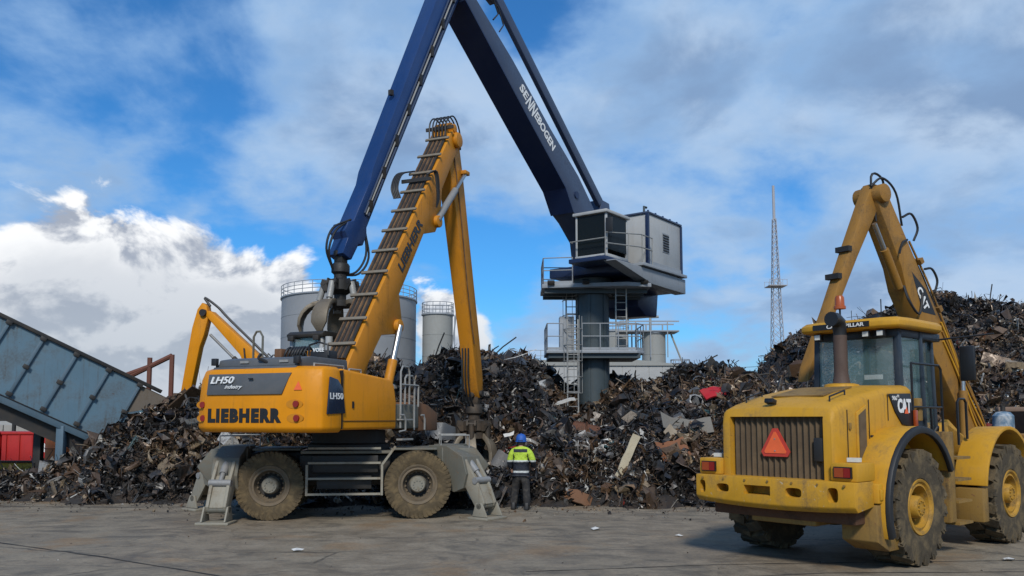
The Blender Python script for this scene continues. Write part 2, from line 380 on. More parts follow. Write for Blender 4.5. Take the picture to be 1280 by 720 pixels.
ground = gm.build('ground', MG, smooth=False); ground['kind'] = 'structure'
# expansion joints: shallow tarred strips across the yard, 4 mm above it
tar = paint('joint_tar', (0.022, 0.020, 0.018), 0.8, dirt=(0.07, 0.06, 0.05), amt=0.7, scale=4)
def strip(pts, w):
    mb = MB(); vs = []; fs = []
    pts = [V(*p, 0.004) for p in pts]
    fine = []
    for a, c in zip(pts, pts[1:]):
        k = max(2, int((c - a).length / 0.35))
        fine += [a.lerp(c, i / k) for i in range(k)]
    fine.append(pts[-1])
    for i, p in enumerate(fine):
        t = (fine[min(i + 1, len(fine) - 1)] - fine[max(i - 1, 0)]).normalized(); n = V(-t.y, t.x, 0)
        ww = w * (0.55 + 0.9 * rnd.random()); j = n * rnd.uniform(-0.015, 0.015)
        vs += [p + n * ww / 2 + j, p - n * ww / 2 + j]
    fs = [(2 * i, 2 * i + 1, 2 * i + 3, 2 * i + 2) for i in range(len(fine) - 1)]
    return mb.add(vs, fs).build('expansion_joint', tar, ground, smooth=False)
strip([(-9.4, 15.4), (-6.4, 13.6), (-3.9, 11.9), (-2.0, 10.3), (-1.0, 8.5)], 0.05)
strip([(0.2, 12.4), (3.2, 13.0), (6.2, 13.25), (12, 13.6)], 0.035)
strip([(1.5, 11.6), (4.5, 12.3), (8.3, 12.4), (12, 12.1)], 0.035)
strip([(-16, 21.8), (-10, 21.3), (-6, 21.6)], 0.06)

# ================================================================== SCRAP HEAPS
def gauss(x, y, cx, cy, sx_, sy_): return np.exp(-((x - cx) / sx_) ** 2 - ((y - cy) / sy_) ** 2)
def heap_h(x, y):
    """height of the scrap over the yard"""
    x = np.asarray(x, float); y = np.asarray(y, float)
    toe = 21.3 + 0.35 * np.sin(x * 1.3) + 0.25 * np.sin(x * 3.1 + 1) + np.clip((-x - 4) * 0.17, 0, 2.2) + np.clip((x - 9) * 0.9, 0, 6)
    dd = y - toe
    front = np.where(dd > 0, 1 - np.exp(-np.clip(dd, 0, 99) / 4.3), 0)
    crest = 4.75 + 0.35 * np.sin(x * 0.8 + 2) + 0.25 * np.sin(x * 1.9)
    crest = crest - np.clip((x - 3.0) * 0.30, 0, 0.95)
    back = np.clip((44 - y) / 8.0, 0, 1)
    left = np.clip((x + 13.9) * 0.70, 0.0, 9) + 0.0
    h = front * crest * back
    h = np.minimum(h, left + 0.35 * front)
    h = h * np.clip((20 - x) / 8, 0, 1)
    h = h - 2.3 * gauss(x, y, 2.7, 30.0, 2.2, 5.0)
    low = np.clip(0.22 + 0.10 * (y - 25), 0.22, 9)
    wn = gauss(x, y, -1.7, 25.0, 2.2, 3.6)
    h = h * (1 - np.clip(1.35 * wn, 0, 1)) + np.minimum(h, low) * np.clip(1.35 * wn, 0, 1)
    # the tall heap on the right
    ridge = np.clip(4.9 + (x - 12.2) * 0.38, 0, 8.1) + 0.35 * np.sin(x * 0.9) + 0.25 * np.sin(x * 2.3 + 1)
    fr = np.clip((y - 25.5 - np.clip(17 - x, 0, 12) * 0.9) / 17.5, 0, 1) ** 0.85
    bk = np.clip((60 - y) / 12.0, 0, 1)
    lf = np.clip((x - 10.2) / 4.6, 0, 1) * np.clip((46 - x) / 8, 0, 1)
    h2 = ridge * fr * bk * lf
    # low litter under the conveyor
    h3 = 0.24 * np.clip((y - 22.9) / 0.6, 0, 1) * np.clip((27 - y) / 1.5, 0, 1) * np.clip((x + 17.5) / 1.0, 0, 1) * np.clip((-10 - x) / 1, 0, 1)
    h3 = h3 + 0.38 * gauss(x, y, -14.2, 24.2, 1.0, 0.7)
    return np.maximum(np.maximum(h, h2), h3)

m, g, b = newmat('scrap_metal')
at_ = g.n('ShaderNodeAttribute', attribute_name='tint'); oi = g.n('ShaderNodeObjectInfo')
tc = g.n('ShaderNodeTexCoord').outputs['Object']; ns = g.noise(tc, 3.5, 6, 0.65, 0.5); nf = g.noise(tc, 26, 4, 0.6)
c = g.mix(g.smooth(ns, 0.48, 0.68, 0, 0.75), at_.outputs['Color'], (0.055, 0.030, 0.017))
c = g.mix(g.smooth(nf, 0.45, 0.7, 0, 0.55), c, (0.015, 0.013, 0.012))
g.link(c, b.inputs['Base Color']); g.link(g.smooth(ns, 0.3, 0.7, 0.26, 0.62), b.inputs['Roughness']); b.inputs['Metallic'].default_value = 0.12
M['scrap'] = m
m, g, b = newmat('scrap_piece_metal')
oi = g.n('ShaderNodeObjectInfo'); tc = g.n('ShaderNodeTexCoord').outputs['Object']; ns = g.noise(tc, 4.5, 6, 0.65, 0.5); nf = g.noise(tc, 30, 4, 0.6)
base = g.ramp(oi.outputs['Random'], [(0, (0.012, 0.012, 0.013)), (0.24, (0.030, 0.028, 0.028)), (0.40, (0.060, 0.036, 0.022)), (0.52, (0.018, 0.016, 0.016)), (0.60, (0.12, 0.075, 0.045)), (0.68, (0.10, 0.098, 0.095)),
                                     (0.77, (0.022, 0.030, 0.050)), (0.81, (0.20, 0.16, 0.115)), (0.87, (0.26, 0.255, 0.245)), (0.92, (0.13, 0.048, 0.020)), (0.955, (0.035, 0.075, 0.08)), (0.98, (0.50, 0.49, 0.46))], 'CONSTANT')
c = g.mix(g.smooth(ns, 0.48, 0.66, 0, 0.7), base, (0.060, 0.033, 0.018)); c = g.mix(g.smooth(nf, 0.45, 0.72, 0, 0.5), c, (0.014, 0.012, 0.011))
g.link(c, b.inputs['Base Color']); g.link(g.smooth(ns, 0.3, 0.7, 0.3, 0.65), b.inputs['Roughness']); b.inputs['Metallic'].default_value = 0.25
bp = g.n('ShaderNodeBump'); bp.inputs['Strength'].default_value = 0.4; bp.inputs['Distance'].default_value = 0.02; g.link(nf, bp.inputs['Height']); g.link(bp.outputs[0], b.inputs['Normal'])
M['piece'] = m
mound_m = paint('packed_scrap', (0.020, 0.017, 0.015), 0.7, dirt=(0.05, 0.032, 0.02), amt=0.7, scale=2.5, bump=0.8, bscale=9)

nr = np.random.default_rng(5)
def tmpl(kind, r):
    """a small torn piece of scrap about one unit long: (verts, quads)"""
    if kind == 0:      # curled, creased sheet
        n, m_ = 5, 3; a = r.uniform(.18, .7); u, v = np.meshgrid(np.linspace(-.5, .5, n), np.linspace(-.5, .5, m_) * a, indexing='ij')
        k = r.normal(0, 2.6); z = (1 - np.cos(u * k)) / (abs(k) + .3) * np.sign(k) + .45 * np.abs(v + u * r.normal(0, .35)) * r.choice([-1, 1]) + r.normal(0, .045, u.shape)
        x = np.sin(u * k) / k if abs(k) > .2 else u
        p = np.stack([x + r.normal(0, .05, u.shape), v * (1 + r.normal(0, .25, u.shape)), z], -1).reshape(-1, 3)
        f = [(i * m_ + j, i * m_ + j + 1, (i + 1) * m_ + j + 1, (i + 1) * m_ + j) for i in range(n - 1) for j in range(m_ - 1)]
    elif kind == 1:    # bent, twisted strip
        n = 8; t = np.linspace(-.5, .5, n); w = r.uniform(.025, .085); k1 = r.normal(0, 2.6); ph = r.uniform(0, 6); tw = t * r.normal(0, 2.5)
        cx = np.stack([t, .14 * np.sin(t * k1 * 2 + ph) * abs(k1), .22 * np.cos(t * (2 + abs(r.normal(0, 2))) + ph)], -1); sd = np.stack([0 * t, np.cos(tw), np.sin(tw)], -1) * w
        p = np.concatenate([cx - sd, cx + sd]); f = [(i, i + 1, n + i + 1, n + i) for i in range(n - 1)]
    elif kind == 2:    # bent tube or wire
        n = 6; t = np.linspace(-.5, .5, n); w = r.uniform(.010, .035); k1, k2 = r.normal(0, .9, 2); kk = np.abs(t - r.uniform(-.2, .2))
        cx = np.stack([t, k1 * kk * .8, k2 * t ** 2 * .9 + .05 * np.sin(9 * t)], -1); p = np.concatenate([cx + np.array([0, math.cos(q) * w, math.sin(q) * w]) for q in (0, 2.1, 4.2)])
        f = [(a * n + i, a * n + i + 1, (a + 1) % 3 * n + i + 1, (a + 1) % 3 * n + i) for a in range(3) for i in range(n - 1)]
    elif kind == 3:    # angle iron
        n = 3; t = np.linspace(-.5, .5, n); w = r.uniform(.05, .11); k1 = r.normal(0, .7); cx = np.stack([t, k1 * np.abs(t) * .7, 0 * t], -1)
        p = np.concatenate([cx + np.array([0, w, 0]), cx, cx + np.array([0, 0, w])]); f = [(a * n + i, a * n + i + 1, (a + 1) * n + i + 1, (a + 1) * n + i) for a in range(2) for i in range(n - 1)]
    elif kind == 4:    # crushed box
        s = np.array([.5, r.uniform(.2, .45), r.uniform(.12, .35)]); p = np.array([(x, y, z) for x in (-1, 0, 1) for y in (-1, 1) for z in (-1, 1)], float) * s
        p += r.normal(0, .07, p.shape); q = lambda i, j, k: i * 4 + j * 2 + k
        f = [(q(0, 0, 0), q(0, 0, 1), q(0, 1, 1), q(0, 1, 0)), (q(2, 0, 0), q(2, 1, 0), q(2, 1, 1), q(2, 0, 1))]
        for i in (0, 1):
            f += [(q(i, 0, 0), q(i + 1, 0, 0), q(i + 1, 0, 1), q(i, 0, 1)), (q(i, 1, 0), q(i, 1, 1), q(i + 1, 1, 1), q(i + 1, 1, 0)), (q(i, 0, 1), q(i + 1, 0, 1), q(i + 1, 1, 1), q(i, 1, 1)), (q(i, 0, 0), q(i, 1, 0), q(i + 1, 1, 0), q(i + 1, 0, 0))]
    else:              # rim or hoop
        n = 9; w = r.uniform(.08, .2); a = np.linspace(0, 2 * np.pi * r.uniform(.6, 1), n); sq = r.uniform(.5, 1)
        p = np.concatenate([np.stack([.4 * np.cos(a), .4 * sq * np.sin(a), 0 * a - w / 2], -1), np.stack([.46 * np.cos(a), .46 * sq * np.sin(a), 0 * a], -1), np.stack([.4 * np.cos(a), .4 * sq * np.sin(a), 0 * a + w / 2], -1)])
        p += r.normal(0, .025, p.shape); f = [(k * n + i, k * n + i + 1, (k + 1) * n + i + 1, (k + 1) * n + i) for k in (0, 1) for i in range(n - 1)]
    return p, np.array(f)
TM = [tmpl(k, nr) for k in [0] * 11 + [1] * 18 + [2] * 11 + [3] * 5 + [4] * 1 + [5] * 4]
PAL = np.array([(0.008, 0.0075, 0.007), (0.016, 0.0145, 0.013), (0.030, 0.027, 0.024), (0.055, 0.034, 0.020), (0.090, 0.050, 0.026), (0.14, 0.085, 0.045), (0.095, 0.088, 0.078), (0.19, 0.175, 0.155),
                (0.34, 0.325, 0.295), (0.020, 0.028, 0.050), (0.24, 0.175, 0.105), (0.62, 0.60, 0.55), (0.03, 0.08, 0.085), (0.26, 0.03, 0.02)])
PW = np.array([18, 14, 12, 15, 12, 8, 7, 7, 5.5, 1.4, 4.6, 2.6, 0.8, 0.35]); PW = PW / PW.sum()
def rot_mats(k, r):
    qv = r.normal(size=(k, 4)); qv /= np.linalg.norm(qv, axis=1)[:, None]; w, x, y, z = qv.T
    return np.stack([1 - 2 * (y * y + z * z), 2 * (x * y - z * w), 2 * (x * z + y * w), 2 * (x * y + z * w), 1 - 2 * (x * x + z * z), 2 * (y * z - x * w), 2 * (x * z - y * w), 2 * (y * z + x * w), 1 - 2 * (x * x + y * y)], -1).reshape(k, 3, 3)
def scatter_mesh(name, pos, size, r):
    """many torn pieces joined into one mesh with a colour each"""
    vs, fs, cs = [], [], []; o = 0
    which = r.integers(0, len(TM), len(pos)); Rm = rot_mats(len(pos), r); colr = PAL[r.choice(len(PAL), len(pos), p=PW)] * r.uniform(.7, 1.4, (len(pos), 1))
    dk = np.array([mnoise.noise((p[0] * .33, p[1] * .22, p[2] * .6)) for p in pos]) + r.normal(0, .12, len(pos))
    colr = np.where((dk > 0.08)[:, None], PAL[r.choice(3, len(pos))] * .8, colr)      # patches of black, oily metal
    rk = np.array([mnoise.noise((p[0] * .42 + 40, p[1] * .3, p[2] * .8)) for p in pos]) + r.normal(0, .15, len(pos))
    colr = np.where((rk > 0.20)[:, None], PAL[r.choice([3, 4, 5, 5, 10, 2], len(pos))] * r.uniform(.7, 1.3, (len(pos), 1)), colr)      # patches of rust
    for t, (p, f) in enumerate(TM):
        ix = np.where(which == t)[0]
        if not len(ix): continue
        P = np.einsum('kij,nj->kni', Rm[ix], p) * size[ix][:, None, None] + pos[ix][:, None, :]
        vs.append(P.reshape(-1, 3)); k = len(p)
        fs.append((f[None] + (o + np.arange(len(ix)) * k)[:, None, None]).reshape(-1, 4)); cs.append(np.repeat(colr[ix], k, 0)); o += len(ix) * k
    vs, fs, cs = np.concatenate(vs), np.concatenate(fs), np.concatenate(cs)
    me = bpy.data.meshes.new(name); me.vertices.add(len(vs)); me.vertices.foreach_set('co', vs.ravel())
    me.loops.add(fs.size); me.loops.foreach_set('vertex_index', fs.ravel().astype(np.int32))
    me.polygons.add(len(fs)); me.polygons.foreach_set('loop_start', np.arange(0, fs.size, 4, dtype=np.int32))
    me.update(calc_edges=True); me.polygons.foreach_set('use_smooth', np.zeros(len(fs), bool))
    a = me.color_attributes.new('tint', 'FLOAT_COLOR', 'POINT'); a.data.foreach_set('color', np.concatenate([cs, np.ones((len(cs), 1))], 1).astype(np.float32).ravel())
    return me
def thick(p, f, t=0.02):
    """give a sheet template real thickness"""
    bm = bmesh.new(); vv = [bm.verts.new(q) for q in p]
    for q in f:
        try: bm.faces.new([vv[i] for i in q])
        except ValueError: pass
    bmesh.ops.recalc_face_normals(bm, faces=bm.faces); bm.normal_update()
    bmesh.ops.solidify(bm, geom=bm.faces[:], thickness=t)
    me = bpy.data.meshes.new('scrap_piece'); bm.to_mesh(me); bm.free(); me.materials.append(M['piece']); return me
PM = [thick(*tmpl(k, nr)) for k in [0] * 18 + [1] * 11 + [2] * 5 + [3] * 6 + [4] * 1 + [5] * 4]

def known_pieces():
    """things one can recognise in the heap: tyres, rims, pipes, doors, beams, mesh, drums"""
    out = []
    def done(mb, bevel=0):
        rr = random.Random(len(out)); mb.v = [(x + rr.gauss(0, .012), y + rr.gauss(0, .012), z + rr.gauss(0, .012)) for x, y, z in mb.v]
        me = mb.mesh('scrap_piece', smooth=False); me.materials.append(M['piece']); out.append(me)
    done(MB().lathe([(.26, -.1), (.44, -.12), (.5, -.06), (.5, .06), (.44, .12), (.26, .1), (.26, -.1)], n=10))
    done(MB().lathe([(.05, 0), (.2, .02), (.26, -.1), (.36, -.12), (.38, 0), (.36, .12), (.26, .1)], n=10))
    for L in (1.3, 1.9): done(MB().tube([(-L / 2, 0, 0), (0, .05, .04), (L / 2, -.06, 0)], .055, 6))
    done(MB().lathe([(.09, -.6), (.09, .6), (.075, .6), (.075, -.6), (.09, -.6)], n=8))
    mb = MB(); mb.bar((-.8, 0, 0), (.8, 0, .05), .16, .02); mb.bar((-.8, 0, -.16), (.8, 0, -.11), .16, .02); mb.bar((-.8, 0, -.08), (.8, 0, -.03), .02, .15); done(mb)
    mb = MB()                                                      # car door with its window opening
    mb.bar((-.5, 0, -.3), (.5, .04, -.3), .05, .42); mb.bar((-.5, 0, -.08), (-.32, 0, .34), .05, .07, (1, 0, 0)); mb.bar((-.32, 0, .34), (.36, .03, .36), .05, .06); mb.bar((.36, .03, .36), (.5, .04, -.08), .05, .07, (1, 0, 0)); done(mb)
    mb = MB()                                                      # bent mesh panel
    for i in range(6):
        a = -.5 + i * .2; mb.bar((a, -.4, .1 * math.sin(a * 3)), (a, .4, .12 * math.cos(a * 2)), .02, .02); 
    for i in range(5):
        a = -.4 + i * .2; mb.bar((-.5, a, -.08), (.5, a, .12), .02, .02)
    done(mb)
    done(MB().lathe([(0, -.42), (.28, -.42), (.29, -.14), (.26, -.1), (.28, .05), (.25, .3), (.3, .42), (.22, .43)], n=9))
    mb = MB(); mb.prism([(-.6, 0), (-.3, .12), (.35, .16), (.6, .02), (.55, -.03), (0, .06), (-.5, -.04)], 'y', -.45, .45); done(mb)   # bonnet
    mb = MB(); mb.tube([(.35 * math.cos(t) * (1 + t * .04), .3 * math.sin(t), .05 * t - .4) for t in np.linspace(0, 15, 30)], .022, 3); done(mb)   # coil of cable
    mb = MB(); mb.b2(-.4, .4, -.02, .02, -.3, .3); mb.b2(-.42, -.36, -.3, .0, -.3, .3); mb.b2(.36, .42, -.25, .0, -.3, .3); done(mb)
    return out
PM = PM + known_pieces() * 2

# mound surface, split where one heap runs into the next
gx = np.arange(-18.5, 47, 0.36); gy = np.arange(20.2, 60.5, 0.36)
XX, YY = np.meshgrid(gx, gy, indexing='ij'); HH = heap_h(XX, YY)
ZZ = HH + np.where(HH > 0.12, nr.normal(0, 0.10, HH.shape), 0)
def mound(name, lo, hi):
    mb = MB(); idx = {}
    for i in range(len(gx) - 1):
        if not (lo <= gx[i] < hi): continue
        for j in range(len(gy) - 1):
            if max(HH[i, j], HH[i + 1, j], HH[i, j + 1], HH[i + 1, j + 1]) < 0.06: continue
            q = []
            for a, c_ in ((i, j), (i + 1, j), (i + 1, j + 1), (i, j + 1)):
                if (a, c_) not in idx:
                    idx[(a, c_)] = len(mb.v); mb.v.append((gx[a], gy[c_], max(ZZ[a, c_] - 0.08, -0.05)))
                q.append(idx[(a, c_)])
            mb.f.append(q)
    return mb
HEAPS = [('left', -18.5, -7.6, 'low dark scrap heap sloping down under the end of the blue conveyor', 14000, 210),
         ('mid', -7.6, 10.4, 'broad dark scrap heap around the tower crane, behind the worker', 44000, 300),
         ('right', 10.4, 46, 'tallest dark scrap heap rising behind the yellow wheel loader', 28000, 300)]
def pick_points(lo, hi, k, r, toe=0.10):
    span = 12.5 if lo < -10 else (21 if lo < 5 else 31)
    out = []
    while len(out) < k:
        n = k * 4; x = r.uniform(lo, hi, n); y = 20.5 + (r.beta(1.0, 1.6, n)) * span
        h = heap_h(x, y); ok = (h > toe) & (np.abs(x) < 0.66 * y + 1.5)
        ok |= (h > 0.03) & (h < 0.7) & (y < 30) & (nr.random(n) < 0.9)
        out += list(np.stack([x, y, h], -1)[ok])
    return np.array(out[:k])
for nm, lo, hi, lab, nfill, nbig in HEAPS:
    root = thing('scrap_heap', lab, 'scrap heap', ((lo + hi) / 2 if nm != 'right' else 22, 30, 0))
    off = -Vector(root.location)
    mb = mound(nm, lo, hi); mb.xf = Matrix.Translation(off); mb.build('packed_scrap', mound_m, root, smooth=False)
    P = pick_points(lo, hi, nfill, nr); sz = nr.lognormal(math.log(0.215), 0.54, nfill).clip(.07, 0.95) * (0.9 + (P[:, 1] - 21) * 0.018)
    P[:, 2] += nr.uniform(-0.02, 0.20, nfill) * np.clip(P[:, 2], 0.2, 1) ; P += np.array(off)
    me = scatter_mesh('loose_scrap', P, sz, nr); link('loose_scrap', me, M['scrap'], root, 'stuff')
    B = pick_points(lo, hi, nbig * 2, nr, 0.2)
    B = B[np.argsort(B[:, 1] + nr.normal(0, 3, len(B)))][:nbig]
    for p in B:
        o = bpy.data.objects.new('scrap_piece', PM[nr.integers(0, len(PM))]); C.objects.link(o); o.parent = root
        s = float(nr.lognormal(math.log(0.60), 0.36)) * (0.85 + (p[1] - 21) * 0.02)
        s = min(s, 0.72 if p[1] < 25 else 1.0)
        o.location = V(*p) + off + V(0, 0, 0.10); o.rotation_euler = tuple(nr.uniform(0, 6.28, 3)); o.scale = (s, s, s)
# crumbs strewn on the concrete in front of the heaps
k = 3600; x = nr.uniform(-17, 9.5, k); y = 21.8 + np.clip((-x - 4) * 0.17, 0, 2) - np.abs(nr.normal(0, 1.0, k)) ** 1.2
me = scatter_mesh('ground_debris', np.stack([x, y, np.full(k, 0.02)], -1), nr.lognormal(math.log(.05), .5, k).clip(.02, .2), nr)
tag(link('ground_debris', me, M['scrap'], None, 'stuff'), 'small metal crumbs strewn along the foot of the heaps', 'debris')
k = 160; x = nr.uniform(-9, 10, k); y = nr.uniform(11, 20, k)
me = scatter_mesh('yard_grit', np.stack([x, y, np.full(k, 0.012)], -1), nr.uniform(.015, .05, k), nr)
tag(link('yard_grit', me, M['scrap'], None, 'stuff'), 'fine grit scattered over the open concrete yard', 'debris')

# ================================================================== FAR PLANT
def rail_ring(r, z0, h, n, pr=0.03, rails=2, a0=0, a1=2 * math.pi):
    mb = MB()
    for i in range(n + (a1 - a0 < 6.2)):
        a = a0 + (a1 - a0) * i / n; mb.cyl((r * math.cos(a), r * math.sin(a), z0), (r * math.cos(a), r * math.sin(a), z0 + h), pr, n=5)
    for q in range(1, rails + 1):
        mb.tube([(r * math.cos(a0 + (a1 - a0) * i / 48), r * math.sin(a0 + (a1 - a0) * i / 48), z0 + h * q / rails) for i in range(49)], pr, 5, False)
    return mb
def tank(name, label, x, y, r, h, mat, rings=6, rail=True, dome=0.0, nrail=36):
    t = thing(name, label, 'tank', (x, y, 0))
    MB().lathe([(0, 0), (r, 0), (r, h), (r * 0.98, h + 0.02), (0, h + 0.06 + dome)], n=56).build('shell', mat, t, angle=30)
    for i in range(1, rings):
        z = h * i / rings; MB().lathe([(r - .02, z - .02), (r + .022, z - .012), (r + .022, z + .012), (r - .02, z + .02)], n=56).build('seam', mat, t)
    MB().lathe([(r - .05, h - .12), (r + .12, h - .12), (r + .12, h + .015), (r - .05, h + .015)], n=56).build('rim_ring', M['galv'], t)
    if rail: rail_ring(r + .05, h, 1.1, nrail, 0.035, 3).build('railing', M['galv'], t)
    return t
tank('storage_tank', 'huge grey storage tank with roof railing behind the grapple', -16.35, 84, 6.65, 14.1, M['tank'], 7)
t = tank('silo', 'slim grey silo with roof railing right of the huge tank', -7.3, 82, 1.48, 12.45, M['tank2'], 6, nrail=14)
MB().tube([(1.5, -.4, 9.5), (1.9, -.5, 12.9), (2.3, -.5, 13.1), (2.9, -.4, 11.5), (3.4, -.3, 8.5), (3.5, -.3, 5)], 0.07, 6).build('vent_pipe', M['galv'], t)
mb = MB()
for z in np.arange(0.5, 12, .5): mb.bar((1.7, -.75, z), (1.7, -.30, z), .04, .04)
mb.bar((1.7, -.77, 0), (1.7, -.77, 12.3), .06, .06); mb.bar((1.7, -.28, 0), (1.7, -.28, 12.3), .06, .06); mb.build('ladder', M['galv'], t)
mb = MB(); mb.b2(1.5, 3.2, -.9, .4, 7.0, 7.15); mb.build('platform', M['galv'], t)
mb = MB()
for x_ in (1.55, 2.35, 3.15): mb.bar((x_, -.9, 7.1), (x_, -.9, 8.1), .05, .05)
mb.bar((1.5, -.9, 8.1), (3.2, -.9, 8.1), .05, .05); mb.bar((1.5, -.9, 7.6), (3.2, -.9, 7.6), .04, .04); mb.build('platform_railing', M['galv'], t)
t = tank('silo', 'pale silo with a pipe gantry on top, right of the tower', 13.55, 80, 1.12, 10.4, M['tank2'], 5, False)
mb = MB()
for x_ in (-1.9, -.5, 1.1): mb.bar((x_, -1.3, 8.0), (x_, -1.3, 11.4), .09, .09); mb.bar((x_, 1.3, 0), (x_, 1.3, 11.4), .12, .12)
for z in (10.5, 11.4):
    mb.bar((-3.4, -1.3, z), (2.2, -1.3, z), .08, .12); mb.bar((-3.4, 1.3, z), (2.2, 1.3, z), .08, .12)
mb.b2(-3.4, 2.2, -1.25, 1.25, 10.42, 10.5); mb.build('gantry', M['galv'], t)
MB().tube([(-.3, 0, 10.4), (-.3, 0, 11.9), (.5, 0, 12.0)], 0.13, 8).build('filler_pipe', M['tank2'], t)
MB().tube([(1.5, -.6, 10.4), (2.6, -.6, 7.5), (3.2, -.6, 6.2)], 0.09, 6).build('down_pipe', M['tank2'], t)
t = tank('silo', 'second pale silo half hidden behind the tower column', 10.2, 83, 1.35, 10.9, M['tank2'], 5, True, nrail=12)
t = tank('tank', 'short grey tank at the right end of the pale plant wall', 15.65, 78, 0.83, 6.6, M['tank'], 3, True, 0.35, 10)
t = thing('plant_building', 'long low pale plant building behind the tower and the heap', 'building', (8.6, 75.5, 0))
mb = MB(); mb.b2(-7.2, 6.3, 0, 2, 0, 7.0); mb.build('wall', M['wallw'], t)
mb = MB(); mb.prism([(-7.4, 7.0), (6.4, 7.0), (6.4, 7.12), (2.0, 7.6), (-7.4, 7.5)], 'y', -.2, 2.2); mb.build('roof', M['tank2'], t)
for k_ in range(11):
    mb = MB(); x_ = -7.05 + k_ * 1.2; mb.b2(x_, x_ + 1.14, -.05, -.003, .2, 6.95); mb.build('cladding_panel', M['wallw'], t)
mb = MB()
for x_ in np.arange(-7, -2, 1.0): mb.bar((x_, .1, 7.4), (x_, .1, 8.4), .05, .05)
mb.bar((-7, .1, 8.4), (-3, .1, 8.4), .05, .05); mb.bar((-7, .1, 7.9), (-3, .1, 7.9), .04, .04); mb.build('roof_railing', M['galv'], t)

# lattice mast
t = thing('lattice_mast', 'tall thin lattice radio mast standing against the cloudy sky', 'mast', (47.6, 150, 0))
Hm = 38.5
def hw(z): return 1.35 * (1 - z / Hm) + 0.28 * z / Hm
cor = [(-1, -1), (1, -1), (1, 1), (-1, 1)]
for a_, b_ in cor: MB().cyl((a_ * hw(0), b_ * hw(0), 0), (a_ * hw(Hm), b_ * hw(Hm), Hm), 0.085, 0.06, 5).build('leg', M['mast'], t)
mb = MB(); z = 0.0
while z < Hm - .8:
    z2 = min(Hm, z + 1.15 * hw(z) + .55)
    for i in range(4):
        a, c = cor[i], cor[(i + 1) % 4]
        mb.bar((a[0] * hw(z), a[1] * hw(z), z), (c[0] * hw(z2), c[1] * hw(z2), z2), .065, .065); mb.bar((c[0] * hw(z), c[1] * hw(z), z), (a[0] * hw(z2), a[1] * hw(z2), z2), .065, .065)
    z = z2
mb.build('bracing', M['mast'], t)
mb = MB(); mb.b2(-1.6, 1.6, -1.6, 1.6, 26.0, 26.12); mb.build('work_platform', M['mast'], t)
for y_ in (-1.55, 1.55):
    mb = MB(); mb.bar((-1.6, y_, 27.1), (1.6, y_, 27.1), .06, .06)
    for a in np.linspace(-1.55, 1.55, 5): mb.bar((a, y_, 26.1), (a, y_, 27.1), .06, .06)
    mb.build('railing', M['mast'], t)
MB().cyl((0, 0, Hm - .2), (0, 0, 44.6), .26, .24, 8).build('antenna', M['mast'], t)

# bare tree far off and the wires beside it
bark = plain('bark', (0.045, 0.036, 0.032), 0.9)
def bare_tree(x, y, h, seed, label):
    r = random.Random(seed); t = thing('bare_tree', label, 'tree', (x, y, 0)); tr = MB(); cr = MB()
    def grow(p, dvec, L, rad, lev):
        pts = [p]; dd = V(*dvec)
        for i in range(3):
            dd = (dd + V(r.gauss(0, .16), r.gauss(0, .16), r.gauss(.04, .08))).normalized(); pts.append(pts[-1] + dd * L / 3)
        (tr if lev < 1 else cr).tube(pts, [rad, rad * .85, rad * .7, rad * .5], 5 if lev < 2 else 3)
        if lev >= 4: return
        for k in range(4 if lev else 6):
            q = pts[r.choice((1, 2, 3))]; a = r.uniform(0, 6.28); e = (dd * .8 + V(math.cos(a), math.sin(a), r.uniform(.1, .6)) * .8).normalized()
            grow(q, e, L * r.uniform(.55, .75), max(rad * .5, .022), lev + 1)
    grow(V(0, 0, 0), (0, 0, 1), h * .42, h * .035, 0)
    tr.build('trunk', bark, t); cr.build('crown', bark, t)
bare_tree(23.6, 100, 9.4, 3, 'small bare leafless tree beyond the heap left of the mast')
bare_tree(25.5, 118, 9.0, 8, 'second thin bare tree right of the first, left of the mast')
t = thing('power_line', 'pair of thin overhead wires running right behind the bare tree', 'wires', (24, 120, 0))
for z0, z1 in ((9.4, 10.9), (8.6, 9.6)):
    MB().tube([(i * 3.0, i * .3, z0 + (z1 - z0) * i / 8 - .35 * math.sin(math.pi * i / 8)) for i in range(9)], .03, 4).build('wire', M['dark'], t)
MB().cyl((0, 0, 0), (0, 0, 9.6), .14, .1, 8).build('pole', bark, t); MB().cyl((24, 2.4, 0), (24, 2.4, 11), .14, .1, 8).build('pole', bark, t)

